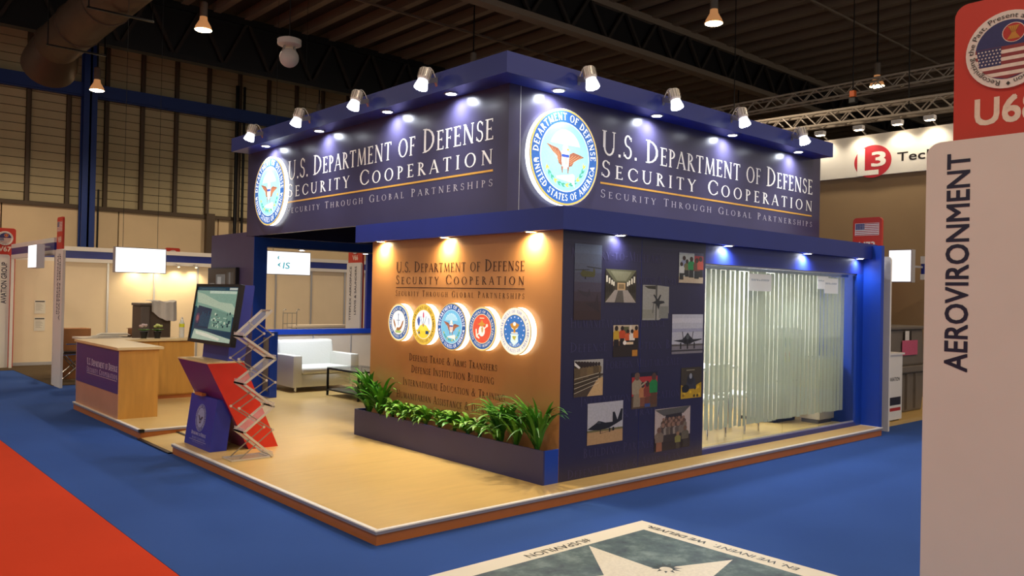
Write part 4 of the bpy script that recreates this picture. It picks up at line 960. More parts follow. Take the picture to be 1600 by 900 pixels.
# ------------------------------------------------------------------ zigzag brochure rack
rk = TH('zigzag_brochure_rack', 'silver folding zigzag brochure rack with clear trays in front of the kiosk', 'brochure rack', (.3, 2.75, PH))
RY0, RY1 = 2.635, 2.85
Z = [(.52, .115), (.235, .355), (.525, .575), (.225, .80), (.53, 1.02), (.21, 1.235), (.48, 1.475)]
OB('base_tray', MB().box((.13, RY0, PH), (.485, RY1, PH+.012)), TRAY, rk)
OB('base_frame', MB().bar((.125, RY0, PH+.008), (.495, RY0, PH+.008), .013).bar((.125, RY1, PH+.008), (.495, RY1, PH+.008), .013).bar((.13, RY0, PH+.008), (.13, RY1, PH+.008), .013).bar((.49, RY0, PH+.008), (.49, RY1, PH+.008), .016), RACK, rk)
for i in range(6):
    (xa, za), (xb, zb) = Z[i], Z[i+1]
    d = Vector((xb-xa, 0, zb-za)).normalized(); n = Vector((-d.z, 0, d.x))
    m = MB()
    for y in (RY0, RY1): m.bar((xa, y, za), (xb, y, zb), .010, .020, n)
    lo, hi = ((xa, za), (xb, zb))
    m.bar((lo[0], RY0, lo[1]), (lo[0], RY1, lo[1]), .014).bar((hi[0], RY0, hi[1]), (hi[0], RY1, hi[1]), .014)
    OB('tray_frame', m, RACK, rk)
    p0, p1 = Vector((xa, 0, za))+d*.01, Vector((xb, 0, zb))-d*.01
    OB('clear_tray', MB().add([(p0.x, RY0+.008, p0.z), (p1.x, RY0+.008, p1.z), (p1.x, RY1-.008, p1.z), (p0.x, RY1-.008, p0.z)], [(0, 1, 2, 3)]), TRAY, rk)
    # lip that stops the brochures
    q = Vector((lo[0], 0, lo[1])); 
    OB('tray_lip', MB().bar((q.x, RY0, q.z+.018), (q.x, RY1, q.z+.018), .004, .04, (0, 0, 1)), TRAY, rk)
for k, y in enumerate((RY0+.012, RY1-.012)):
    m = MB(); off = .0
    for i in range(6):
        (xa, za), (xb, zb) = Z[i], Z[i+1]
        xm, zm = (xa+xb)/2, (za+zb)/2
        nx = .515 if xa < xb else .185
        # mirrored link crossing each tray frame
        m.bar((xm, y, zm), (nx if i % 2 else .545, y, (za+zb)/2-.13), .006, .014).bar((xm, y, zm), (.20 if i % 2 == 0 else .185, y, (za+zb)/2+.12), .006, .014) if False else None
    pts = [(.20, PH+.012), (.52, .355), (.19, .58), (.535, .80), (.175, 1.03), (.50, 1.25), (.345, 1.36)]
    for (xa, za), (xb, zb) in zip(pts, pts[1:]): m.bar((xa, y, za), (xb, y, zb), .005, .010)
    OB('scissor_link', m, LINKM, rk)
    for (xa, za) in pts[1:-1]: OB('hinge_pin', MB().lathe([(.012, -.006), (.012, .006)], (xa, y, za), 10, (0, 1, 0)), RACK, rk)
OB('brochure', MB().bar((.30, 2.74, .757), (.44, 2.74, .655), .15, .006, (.6, 0, .8)).add([], []), CARD, rk) if False else None
bm_ = ART(Vector((.47, RY1-.03, 1.066))+Vector((.55, 0, .8))*.004, (0, -1, 0), Vector((-.83, 0, .56)), Vector((.56, 0, .83)), .001)
bm_.rect(0, 0, .15, .17, '#c07a5a', 1).rect(.02, .02, .07, .10, '#e0c0a0', 2).rect(.08, .06, .13, .15, '#5a3c3c', 2)
br = bm_.build('brochure', PRINT); br['label'] = 'small brown brochure lying in a tray of the zigzag rack'; br['category'] = 'brochure'

# ------------------------------------------------------------------ welcome counter (L shaped) and what stands on it
ct = TH('welcome_counter', 'wooden L shaped welcome counter with navy printed front at the platform edge', 'counter', (.03, 5.72, PH))
OB('front_body', MB().box((.03, 5.72, PH), (.48, 7.60, .92)), OAK, ct)
OB('front_board', MB().box((.024, 5.72, PH), (.03, 7.60, .92)), mat('front_board', '#c08a68', .45, var=.05, scale=3), ct)
npn = OB('navy_panel', MB().box((.018, 5.725, .40), (.024, 7.585, .905)), mat('counter_navy', '#3c3272', .42, var=.04, scale=2), ct, label='navy printed front panel')
OB('counter_top', MB().box((.0, 5.69, .92), (.53, 7.64, .95)), OAKTOP, ct)
OB('rear_body', MB().box((.48, 7.32, PH+.05), (1.50, 7.62, .92)), OAK, ct)
OB('cupboard_door', MB().box((.49, 7.305, PH+.07), (.99, 7.32, .905)), OAK, ct)
dr = OB('cupboard_door', MB().box((1.0, 7.305, PH+.07), (1.495, 7.32, .905)), OAK, ct)
OB('lock', MB().tube((1.04, 7.305, .83), (1.04, 7.296, .83), .012, n=10), BLACK, dr)
OB('plinth', MB().box((.49, 7.34, PH), (1.49, 7.60, PH+.05)), SKIRT, ct)
OB('rear_top', MB().box((.53, 7.28, .92), (1.53, 7.64, .95)), OAKTOP, ct)
a = ART((.0178, 0, 0), *XN, step=.0006)
P, W = roman('U.S. Department of Defense', .09); a.polys(fit(P, W, -7.06, -5.74, .655, .085), '#f2eefc')
P, W = roman('Security Cooperation', .24); a.polys(fit(P, W, -7.06, -5.74, .565, .068), '#d8d2ec')
a.rect(-7.06, .545, -5.76, .551, '#c0b2b8'); a.build('front_lettering', PRINT, npn, label='pale lettering on the navy panel')
def pot(x, y, label, c1, c2):
    t = TH('flower_pot', label, 'flower pot', (x, y, .95), 'two small pots of flowers on the counter')
    OB('pot', MB().lathe([(.038, 0), (.052, .085), (.056, .085), (.056, .10), (.046, .10)], n=18), BLACK, t, local=True, smooth=True)
    lf = MB(); bl_ = MB()
    for i in range(26):
        a_ = random.uniform(0, 2*pi); r = random.uniform(.0, .055); bl_.sphere((r*cos(a_), r*sin(a_), .155+.03*cos(r*22)+random.uniform(-.01, .01)), .017, n=7, m=5)
        a_ = random.uniform(0, 2*pi); lf.add([(0, 0, .1), (.075*cos(a_+.25), .075*sin(a_+.25), .13), (.085*cos(a_), .085*sin(a_), .125), (.075*cos(a_-.25), .075*sin(a_-.25), .13)], [(0, 1, 2, 3)])
    OB('blossom', bl_, mat(c1, c2, .7), t, local=True, smooth=True); OB('foliage', lf, LEAFM, t, local=True)
pot(.86, 7.52, 'small black pot of pinkish white flowers on the counter, left one', 'flower_pink', '#cdb4ac')
pot(1.03, 7.47, 'small black pot of yellow green flowers on the counter, right one', 'flower_lime', '#ccd07c')
t = TH('water_bottle', 'clear water bottle with yellow label on the counter', 'bottle', (1.38, 7.50, .95))
OB('bottle', MB().lathe([(.030, 0), (.036, .01), (.036, .05), (.033, .06), (.036, .07), (.036, .21), (.016, .265), (.014, .275)], n=18), mat('bottle_plastic', '#dfe6e4', .12, alpha=.55), t, local=True, smooth=True)
OB('label_band', MB().lathe([(.0368, .155), (.0368, .205)], n=18), mat('label_yellow', '#d4d428', .5), t, local=True, smooth=True)
OB('cap', MB().lathe([(.016, .272), (.016, .295), (.012, .298)], n=14), WHITE, t, local=True, smooth=True)

# table behind the counter with papers and boxes; bin with cloth
tb = TH('folding_table', 'white folding table covered with papers behind the counter', 'table', (1.0, 9.8, 0))
OB('table_top', MB().box((.55, 9.5, .82), (1.75, 10.1, .85)), CREAM, tb)
for x in (.62, 1.68):
    for y in (9.56, 10.04): OB('leg', MB().tube((x, y, 0), (x, y, .82), .018, n=8), STEEL, tb)
for i, (x, y, z, w_, d_, h, rz, lb) in enumerate(((.95, 9.72, .85, .42, .28, .03, .2, 'lower spread of white papers on the folding table'), (1.1, 9.82, .88, .5, .3, .03, -.25, 'upper spread of white papers on the folding table'))):
    t = TH('paper_stack', lb, 'papers', (x, y, z), 'papers on the folding table', rz=rz)
    for k in range(4): OB('sheet', MB().box((-w_/2+.02*k, -d_/2+.01*k, h*k/4), (w_/2-.015*k, d_/2, h*k/4+.005)), PAPER, t, local=True)
t = TH('carton', 'small brown carton at the right end of the folding table', 'carton', (1.52, 9.8, .85), rz=.15)
OB('box_body', MB().box((-.16, -.12, 0), (.16, .12, .13)), CARD, t, local=True); OB('flap', MB().bar((-.16, -.12, .13), (.16, -.16, .15), .1, .005), CARD, t, local=True); OB('flap', MB().bar((-.16, .12, .13), (.16, .14, .15), .1, .005), CARD, t, local=True)
t = TH('tall_grey_bin', 'tall brown grey plastic bin with a white cloth over it behind the counter', 'bin', (1.6, 9.0, 0))
OB('body', MB().prism([(1.26, 8.95), (1.72, 8.95), (1.74, 9.35), (1.24, 9.35)], 'z', 0, 1.38), BROWN, t, bevel=.02)
OB('side_panel', MB().box((1.25, 8.925, .85), (1.38, 8.95, 1.37)), GREY, t, bevel=.008)
OB('lid', MB().box((1.23, 8.93, 1.38), (1.75, 9.37, 1.42)), GREY, t, bevel=.012)
m = MB(); NX = 12; vs_ = []
for i in range(NX+1):
    for j, (dy, dz) in enumerate(((.3, .055), (.12, .06), (-.03, .05), (-.05, -.05), (-.055, -.14), (-.06, -.2))):
        x = 1.40+.40*i/NX; s = sin(i*1.7)*.012+sin(i*.6)*.02
        vs_.append((x, 8.95+dy+s*(j > 1), 1.40+dz+(-.07*(i/NX)*(j > 2))+(.09 if j > 2 and i < 4 else 0)*(4-i)/4+s*.6))
fs = [(i*6+j, i*6+j+1, i*6+7+j, i*6+6+j) for i in range(NX) for j in range(5)]
cl = OB('white_cloth', m.add(vs_, fs), PAPER, smooth=True, label='white cloth thrown over the tall grey bin', cat='cloth', org=(1.6, 8.95, 1.4))
# folding chair with cartons
t = TH('folding_chair', 'steel framed folding chair half hidden behind the left end of the counter', 'chair', (.85, 11.3, .006))
f_ = MB()
for y in (11.12, 11.52):
    f_.tube((.62, y, .02), (1.14, y, .50), .012, n=6).tube((1.08, y, .02), (.70, y, .47), .012, n=6).tube((.66, y, .50), (.60, y, .86), .012, n=6).tube((.66, y, .47), (1.14, y, .50), .012, n=6)
f_.tube((.60, 11.12, .02), (.60, 11.52, .02), .012, n=6).tube((1.1, 11.12, .02), (1.1, 11.52, .02), .012, n=6).tube((.7, 11.12, .66), (1.15, 11.12, .66), .012, n=6)
OB('frame', f_, CHROME, t, smooth=True); OB('seat', MB().box((.66, 11.14, .49), (1.12, 11.5, .52)), BLACK, t); OB('backrest', MB().box((.585, 11.14, .64), (.605, 11.5, .86)), BLACK, t)
for i, (x0, y0, z0, x1, y1, z1, lb) in enumerate(((.72, 11.6, .0, 1.25, 12.0, .46, 'brown carton on the carpet behind the folding chair, lower one'), (.74, 11.62, .46, 1.22, 11.98, .90, 'brown carton behind the folding chair, topmost one'))):
    b = TH('carton', lb, 'carton', ((x0+x1)/2, (y0+y1)/2, z0+.006)); OB('box_body', MB().box((x0, y0, z0+.006), (x1, y1, z1+.006)), CARD, b, bevel=.004); OB('tape', MB().box((x0-.001, (y0+y1)/2-.03, z1-.08), (x1+.001, (y0+y1)/2+.03, z1+.008)), mat('tape%d' % i, '#b88a58', .3), b)

# ------------------------------------------------------------------ lounge: frame walls, television, sofa, glass table
lf = TH('lounge_frame', 'blue frame wall with header and low rear wall around the seating corner', 'partition', (2.2, 6.93, PH))
OB('fin_wall', MB().box((2.20, 6.945, PH), (2.40, 8.56, 2.53)), PURP, lf, label='aubergine tall side wall')
OB('fin_front', MB().box((2.20, 6.93, PH), (2.40, 6.945, 2.53)), BLUEP, lf, label='royal blue narrow front of the tall side wall')
OB('header', MB().box((2.40, 6.93, 2.315), (5.0, 7.1, 2.53)), BLUEP, lf)
OB('header_rail', MB().box((2.40, 6.925, 2.30), (4.95, 6.95, 2.315)), ALU, lf)
OB('low_wall', MB().box((2.40, 8.2, PH), (5.30, 8.28, .93)), CREAM, lf)
for x in (3.86, 4.6): OB('wall_joint', MB().box((x-.01, 8.192, PH), (x+.01, 8.2, .92)), ALU, lf)
OB('low_wall_cap', MB().box((2.40, 8.17, .93), (5.30, 8.31, 1.015)), BLUEP, lf, label='royal blue cap rail')
OB('rear_jamb', MB().box((4.90, 8.2, 1.015), (5.35, 8.26, 2.5)), NAVY, lf)
OB('rear_header', MB().box((2.40, 8.24, 2.38), (4.9, 8.30, 2.53)), NAVY, lf)
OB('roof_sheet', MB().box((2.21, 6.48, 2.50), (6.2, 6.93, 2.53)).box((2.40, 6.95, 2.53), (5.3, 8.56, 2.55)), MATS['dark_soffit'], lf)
lw = TH('low_partition', 'short low blue partition with a pale inset panel at the end of the tall wall', 'partition', (2.4, 6.7, PH))
OB('panel_core', MB().box((2.362, 6.655, PH), (2.47, 6.925, 1.06)), BLUEP, lw)
OB('inset_panel', MB().box((2.356, 6.70, .19), (2.362, 6.89, .97)), GREY, lw, label='pale grey inset panel')
OB('inset_frame', MB().box((2.352, 6.685, .17), (2.362, 6.70, .99)).box((2.352, 6.89, .17), (2.362, 6.905, .99)), NAVY, lw)
downlight((4.13, 7.0, 2.298), 'small white downlight at the right end of the lounge header', None, False, DOWN_W*4, (-.4, .2, -1), 150)
downlight((3.0, 7.0, 2.298), 'unseen downlight added behind the left end of the lounge header', None, False, DOWN_W*9, (.25, .25, -1), 160)  # unseen lamp, added to brighten the sofa corner
t = TH('wall_television', 'dark television on the tall aubergine wall above the tilted one', 'television', (2.2, 8.0, 1.7))
OB('casing', MB().box((2.14, 7.44, 1.40), (2.198, 8.53, 2.005)), BLACK, t, bevel=.006)
a = ART((2.139, 8.51, 1.425), (0, -1.05, 0), (0, 0, .56), (-1, 0, 0), .0006)
a.rect(0,0,1,1,'#1e2224',0).rect(.3,.45,.65,.85,'#5a6062',1).rect(.36,.55,.5,.78,'#8a9092',2).rect(.7,.3,.95,.9,'#34383a',1).rect(.05,.4,.25,.6,'#6a6e70',1).rect(.12,.2,.5,.4,'#9aa0a2',2).rect(.78,.4,.84,.9,'#5c6062',2)
a.build('screen', SCREEN, t)
sf = TH('two_seat_sofa', 'white leather two seat sofa against the low rear wall', 'sofa', (3.5, 7.4, PH))
for x0, x1 in ((2.90, 3.05), (3.90, 4.05)):
    OB('arm', MB().box((x0, 7.0, .175), (x1, 7.86, .665)), LEATH, sf, bevel=.018, smooth=True)
OB('base', MB().box((3.05, 7.02, .175), (3.90, 7.86, .37)), LEATH, sf, bevel=.012, smooth=True)
OB('seat_cushion', MB().box((3.055, 6.995, .375), (3.895, 7.66, .475)), LEATH, sf, bevel=.035, segs=3, smooth=True)
OB('backrest', MB().prism([(7.62, .37), (7.86, .37), (7.90, .87), (7.74, .87)], 'x', 2.98, 3.98), LEATH, sf, bevel=.05, segs=3, smooth=True)
for x, y in ((2.965, 7.05), (3.985, 7.05), (2.965, 7.8), (3.985, 7.8)): OB('foot', MB().tube((x, y, PH), (x, y, .18), .016, .024, n=10), CHROME, sf, smooth=True)
gt = TH('glass_side_table', 'low black framed table with glass top in front of the sofa', 'table', (3.3, 6.1, PH))
gx0, gx1, gy0, gy1, gz = 3.21, 3.80, 5.60, 6.49, .52
m = MB()
for x in (gx0, gx1): m.bar((x, gy0, gz-.012), (x, gy1, gz-.012), .024).bar((x, gy0, .19), (x, gy1, .19), .02)
for y in (gy0, gy1): m.bar((gx0, y, gz-.012), (gx1, y, gz-.012), .024).bar((gx0, y, .19), (gx1, y, .19), .02)
OB('frame', m, BLACKM, gt)
for x in (gx0, gx1):
    for y in (gy0, gy1): OB('leg', MB().bar((x, y, PH), (x, y, gz-.012), .026), BLACKM, gt)
OB('glass_top', MB().box((gx0-.01, gy0-.01, gz), (gx1+.01, gy1+.01, gz+.008)), GLASSG, gt)
OB('lower_shelf', MB().box((gx0, gy0, .195), (gx1, gy1, .203)), BLACKM, gt)
t = TH('flower_pot', 'small black pot with a pink flower on the lower shelf of the glass table', 'flower pot', (3.5, 5.75, .203))
OB('pot', MB().lathe([(.04, 0), (.055, .08), (.045, .08)], n=14), BLACK, t, local=True, smooth=True)
OB('blossom', MB().sphere((0, 0, .15), .03, n=8, m=6).sphere((.04, .02, .13), .025, n=8, m=6).sphere((-.04, -.02, .13), .025, n=8, m=6), mat('flower_rose', '#d8a090', .7), t, local=True, smooth=True)
OB('foliage', MB().sphere((0, 0, .105), .05, .05, .03, n=8, m=5), LEAFM, t, local=True)

# ------------------------------------------------------------------ neighbouring shell scheme booths on the left
nb = ST('wall_left_booths', MB().box((.3, 14.86, 0), (12.2, 14.92, 2.5)), CREAM)
pnm = None
for i in range(12):
    if pnm is None:
        o = OB('wall_panel', MB().box((.01, 14.83, .01), (.975, 14.86, 2.20)), BOOTHP, nb); pnm = o.data
        o2 = OB('upright', MB().box((-.02, 14.81, 0), (.02, 14.87, 2.5)), ALU, nb); pum = o2.data
    else: o = link('wall_panel', pnm, nb); o2 = link('upright', pum, nb)
    o.location.x = .38+.985*i; o2.location.x = .38+.985*i
OB('fascia_band', MB().box((.38, 14.79, 2.27), (12.2, 14.83, 2.43)), NAVY, nb); OB('fascia_rail', MB().box((.38, 14.78, 2.43), (12.2, 14.84, 2.52)).box((.38, 14.78, 2.19), (12.2, 14.84, 2.27)), WHITE, nb)
fb = TH('booth_fascia_beam', 'white and navy fascia beam running back from the thin white totem', 'fascia', (.43, 10.7, 2.15))
OB('band', MB().box((.41, 10.80, 2.27), (.45, 14.34, 2.40)), NAVY, fb); OB('rail', MB().box((.405, 10.80, 2.40), (.455, 14.34, 2.48)).box((.405, 10.80, 2.19), (.455, 14.34, 2.27)), WHITE, fb); OB('upright', MB().box((.405, 14.28, .006), (.455, 14.34, 2.2)), WHITE, fb)
OB('upright', MB().box((.425, 10.80, .006), (.455, 10.85, 2.2)), WHITE, fb)
hw = TH('booth_side_panel', 'plain white partition behind the fascia beam with two papers', 'partition', (.8, 14.7, 0))
OB('panel', MB().box((.36, 15.2, 0), (1.42, 15.24, 2.2)), WHITE, hw) if False else None
OB('panel', MB().box((.47, 14.74, .07), (1.34, 14.775, 2.19)), BOOTHP, hw); OB('kick_rail', MB().box((.47, 14.735, 0), (1.34, 14.778, .07)), ALU, hw)
for z, zz, lb in ((1.08, 1.36, 'upper sheet of paper pinned on the white partition beside the thin totem'), (.72, 1.0, 'lower sheet of paper pinned on the white partition beside the thin totem')):
    t = TH('pinned_paper', lb, 'paper', (1.0, 14.73, z), 'papers pinned on the white partition')
    OB('sheet', MB().box((.92, 14.732, z), (1.12, 14.735, zz)), PAPER, t)
    a = ART((.92, 14.7315, z), (.2, 0, 0), (0, 0, zz-z), (0, -1, 0), .0003); a.rect(.06,.86,.94,.95,'#2a2624')
    for k in range(7): a.rect(.12, .72-.08*k, .12+.76*(.6+.4*((k*37) % 5)/5), .74-.08*k, '#9a928a')
    a.build('print', PRINT, t)
for i, x in enumerate((2.9, 3.35, 3.8, 4.2)):
    t = TH('shelf_spot', 'warm spot on the cream booth wall behind the counter, number %s from left' % ('one', 'two', 'three', 'four')[i], 'lamp', (x, 14.6, 2.16), 'warm spots on the cream booth wall')
    OB('can', MB().lathe([(.03, 0), (.035, .07), (.01, .08)], n=12), WHITE, t, local=True, smooth=True); OB('lens', MB().lathe([(.027, -.002), (.01, -.005)], n=12), E_WARM, t, local=True)
    lamp('lamp_light', 'SPOT', t, (0, 0, -.02), 22, (1, .78, .45), (0, .35, -1), radians(120), .9, .03, local=True)
    OB('bracket', MB().bar((0, 0, .06), (0, .19, .06), .012), STEEL, t, local=True)
def lightbox(x0, x1, y, z0, z1, label, draw=None, along='x'):
    t = TH('hanging_lightbox', label, 'lightbox', ((x0+x1)/2, y, z0) if along == 'x' else (y, (x0+x1)/2, z0))
    if along == 'x':
        OB('case', MB().box((x0, y, z0), (x1, y+.12, z1)), ALU, t); a = ART((x0+.012, y-.001, z0+.012), (1, 0, 0), (0, 0, 1), (0, -1, 0))
    else:
        OB('case', MB().box((y, x0, z0), (y+.12, x1, z1)), ALU, t); a = ART((y-.001, x1-.012, z0+.012), (0, -1, 0), (0, 0, 1), (-1, 0, 0))
    L_ = x1-x0-.024; a.rect(0, 0, L_, z1-z0-.024, '#ffffff', 0)
    if draw: draw(a, L_)
    a.build('glowing_face', BOXART, t)
    c = ((x0+x1)/2, y-.25, (z0+z1)/2) if along == 'x' else (y-.25, (x0+x1)/2, (z0+z1)/2)
    return t
def faint(a, L_):
    for i in range(5): a.rect(.2*L_+.05*i, .2, .2*L_+.05*i+.035, .225, '#f0f2ee', 1)
lb1 = lightbox(1.42, 2.31, 11.0, 1.93, 2.39, 'wide blank glowing lightbox above the welcome counter', faint)
lightbox(10.85, 11.5, .16, 1.96, 2.36, 'narrow glowing lightbox seen edge on beside the left totem', None, 'y')
OB('bracket', MB().bar((.27, 11.1, 2.33), (.415, 11.1, 2.33), .03), ALU, bpy.data.objects['hanging_lightbox.001'])
def isart(a, L_):
    c = '#3a8a94'
    a.ell(.24, .31, .035, .035, c, 1, 16).ell(.262, .31, .03, .035, '#ffffff', 2, 16); a.line(.27,.31,.36,.325,.02,'#bfe0e0',2)
    for i in range(8): a.rect(.40+.03*i, .30-.004*i, .415+.03*i, .315-.004*i, '#a8c8cc', 1)
    a.poly([(.20,.175),(.29,.235),(.25,.175),(.28,.12)], c, 1)
    P, W = sans('IS', .015); a.polys([[(x*1.+y*.14, y) for x, y in p] for p in fit(P, W, .30, .44, .105, .125)], c, 1)
lb2 = lightbox(3.81, 4.72, 10.0, 1.97, 2.42, 'glowing lightbox with teal IS lettering seen over the sofa', isart)
for nm, lbx, x in (('a', lb1, 1.9), ('b', lb2, 4.25)):
    lamp('lamp_light', 'SPOT', lbx, (x, (11.1 if nm == 'a' else 10.1), 1.9), 110, (1, .80, .5), (0, .9, -.6), radians(140), .8, .1)  # warm spots added at the lightboxes to brighten the booth wall behind
for lbx in (lb1, lb2): OB('hanger', MB().tube((lbx.location.x-.3, lbx.location.y+.06, lbx.location.z+.4), (lbx.location.x-.3, lbx.location.y+.06, 10.06), .004, n=5).tube((lbx.location.x+.3, lbx.location.y+.06, lbx.location.z+.4), (lbx.location.x+.3, lbx.location.y+.06, 10.06), .004, n=5), BLACKM, lbx)
t = TH('display_counter', 'low white counter in the booth seen over the sofa', 'counter', (6.2, 12.2, 0))
OB('body', MB().box((5.45, 12.0, .006), (6.75, 12.4, .86)), WHITE, t); OB('top', MB().box((5.42, 11.97, .86), (6.78, 12.43, .91)), CREAM, t)
t = TH('wire_rack', 'thin wire literature rack standing against the cream wall over the sofa', 'rack', (5.25, 12.0, 0))
m = MB()
for x in (5.14, 5.46): m.path([(x, 12, .006), (x, 12, 1.22), (x+.03, 12, 1.27), (x+.07, 12, 1.25)], .010)
for z in (.4, .7, .95, 1.18): m.tube((5.14, 12, z), (5.46, 12, z), .008, n=5)
for x in (5.24, 5.35): m.tube((x, 12, .4), (x, 12, 1.18), .006, n=5)
OB('frame', m, STEEL, t)

# ------------------------------------------------------------------ booth number totems
def rounded(x0, x1, z0, z1, r=.05, top=True):
    pts = [(x0, z0), (x1, z0)]
    for k in range(7): a = radians(90*k/6); pts.append((x1-r+r*cos(a), z1-r+r*sin(a)))
    for k in range(7): a = radians(90+90*k/6); pts.append((x0+r+r*cos(a), z1-r+r*sin(a)))
    return pts
def totem(label, x, y0, y1, ry0, ry1, texts, code, emblem='seal', gap=.10, back=.05, face='X', thick=.04, rz0=0.):
    """red board behind a white board. face X: both look to -X and run along Y; face Y: look to -Y, run along X"""
    ax = 'x' if face == 'X' else 'y'; yc = (y0+y1)/2
    t = TH('booth_totem', label, 'totem', (x, yc, 0) if face == 'X' else (yc, x, 0))
    wbd = OB('white_board', MB().prism(rounded(y0, y1, 0, 2.275), ax, x, x+thick), WHITE, t)
    rbd = OB('red_board', MB().prism(rounded(ry0, ry1, rz0, 2.81), ax, x+gap, x+gap+back), REDB, t)
    OB('spacer', MB().prism([(yc-.1, .0), (yc+.1, .0), (yc+.1, 2.0), (yc-.1, 2.0)], ax, x+min(thick, gap-.004), x+gap), ALU, t)
    # art on the white board and the red board
    def A(d): return ART((x-d, 0, 0), *XN, step=.0006) if face == 'X' else ART((0, x-d, 0), *YN, step=.0006)
    sgn = -1 if face == 'X' else 1
    w_ = A(.001)
    for txt, c, z1, L_, h in texts:
        P, W = sans(txt, .022); k = L_/W
        # vertical lettering reading upward
        w_.polys([[(sgn*c-(q[1]-.5)*h, z1-L_+q[0]*k) for q in p] for p in P], '#1c1a3a')
    w_.build('white_board_lettering', PRINT, wbd)
    r_ = A(-gap+.001); rc = sgn*(ry0+ry1)/2
    P, W = sans(code, .03); h = .105; Ww = W*h*.92; r_.polys(fit(P, W, rc-Ww/2, rc+Ww/2, 2.385 if emblem == 'flag' else 2.338, h), '#e8d8c8')
    if emblem == 'flag':
        x0, z0, fw_, fh = rc-.16, 2.575, .315, .155
        r_.rect(x0-.005, z0-.005, x0+fw_+.005, z0+fh+.005, '#efe6dc', 1)
        for i in range(13): r_.rect(x0, z0+fh*i/13, x0+fw_, z0+fh*(i+1)/13, '#a83a3c' if i % 2 == 0 else '#efe6dc', 2)
        r_.rect(x0, z0+fh*6/13, x0+.4*fw_, z0+fh, '#3c3c70', 3)
        for i in range(30): r_.ell(x0+.4*fw_*(.08+.17*(i % 6)), z0+fh*(6/13+.06+.095*(i//6)), .004, .004, '#e8e4e4', 4, 5)
    else:
        cz, R = 2.605, .142
        e = ART((x+gap-.012 if face == 'X' else rc, (x+gap-.012) if face == 'Y' else -rc, cz), *(XN if face == 'X' else YN), step=.0006)
        ed = OB('emblem_disc', MB().lathe([(R, 0), (R, .011)], (x+gap, -rc, cz) if face == 'X' else (rc, x+gap, cz), 40, (-1, 0, 0) if face == 'X' else (0, -1, 0)), WHITE, t)
        e.ell(0, 0, .108, .108, '#2a2a66', 1, 40)
        st = [(.108*cos(radians(-180+180*k/24)), .108*sin(radians(-180+180*k/24))) for k in range(25)]
        for i in range(9):   # flag stripes clipped to the lower half of the disc
            za, zb = -.108+.108*i/9*1.12, -.108+.108*(i+1)/9*1.12
            xa, xb = math.sqrt(max(0, .108**2-za*za)), math.sqrt(max(0, .108**2-zb*zb))
            e.poly([(-xa, za), (xa, za), (xb, zb), (-xb, zb)], '#8a2e34' if i % 2 == 0 else '#e6dcd0', 2)
        e.poly([(-.104, .012), (-.02, .012), (-.02, -.055), (-.093, -.055)], '#2c2a60', 3)
        for i in range(35): e.star(-.096+.012*(i % 7)+.004*(i//7 % 2), .003-.012*(i//7), .0045, '#e6dcd8', 4, 90, 5, .4)
        e.ell(.02, .058, .038, .036, '#e8d8d0', 3, 24).ell(.02, .058, .0355, .0335, '#b4281e', 4, 24)
        e.poly([(.0, .082), (.04, .082), (.028, .062), (.028, .054), (.042, .034), (-.002, .034), (.012, .054), (.012, .062)], '#c88a2c', 5)
        for i in range(5): e.line(.004+.008*i, .08, .014+.003*i, .058, .0012, '#8a5a18', 6)
        P, W = sans('Recognizing the Past, Present and Future', .0); h = .019
        L_ = radians(252)*.117; e.polys(arc_text(P, W, .1145, h, 258-126-2, True, L_/(W*h)), '#2a2622', 3)
        P, W = sans('tion', .0); L_ = radians(22)*.117; e.polys(arc_text(P, W, .1145, h, -68, True, L_/(W*h)), '#2a2622', 3)
        e.poly([(.004, -.118), (.011, -.126), (.004, -.134), (-.003, -.126)], '#2a2622', 3)
        e.build('emblem_print', PRINT, ed)
    r_.build('red_board_lettering', PRINT, rbd)
    return t
totem('tall white and red booth totem reading U68 in the right foreground', .32, -3.80, -3.30, -3.73, -3.357, [('AEROVIRONMENT', -3.413, 2.226, .808, .084)], 'U68')
totem('red and white totem with a flag reading U73 behind the blue end wall', 7.80, .10, .60, .27, .66, [], 'U73', 'flag')
totem('thin edge on totem with red top in front of the left booths', .42, 10.25, 10.75, 10.35, 10.72, [('AVIATION GROUP', 10.42, 2.2, 1.1, .09), ('INTERNATIONAL', 10.56, 2.2, 1.0, .09)], 'V69', 'flag', gap=.008, back=.03, thick=.04, rz0=2.276)
totem('totem with two lines of lettering seen through the lounge opening', 5.85, 10.0, 10.56, 10.12, 10.68, [('TITEFLEX AEROSPACE', 10.40, 2.2, 1.13, .075), ('LEWIS & SAUNDERS', 10.20, 2.2, 1.0, .075)], 'V66', 'none')
totem('totem reading V67 at the left edge of the picture', 14.4, -.10, .40, .13, .51, [('AVIATION GROUP', .30, 2.12, .83, .10)], 'V67', 'seal', face='Y')
rd = totem('red totem top peeping over the booths left of the sign box', 19.0, 4.9, 5.3, 5.0, 5.4, [], 'V70', 'none', face='Y')

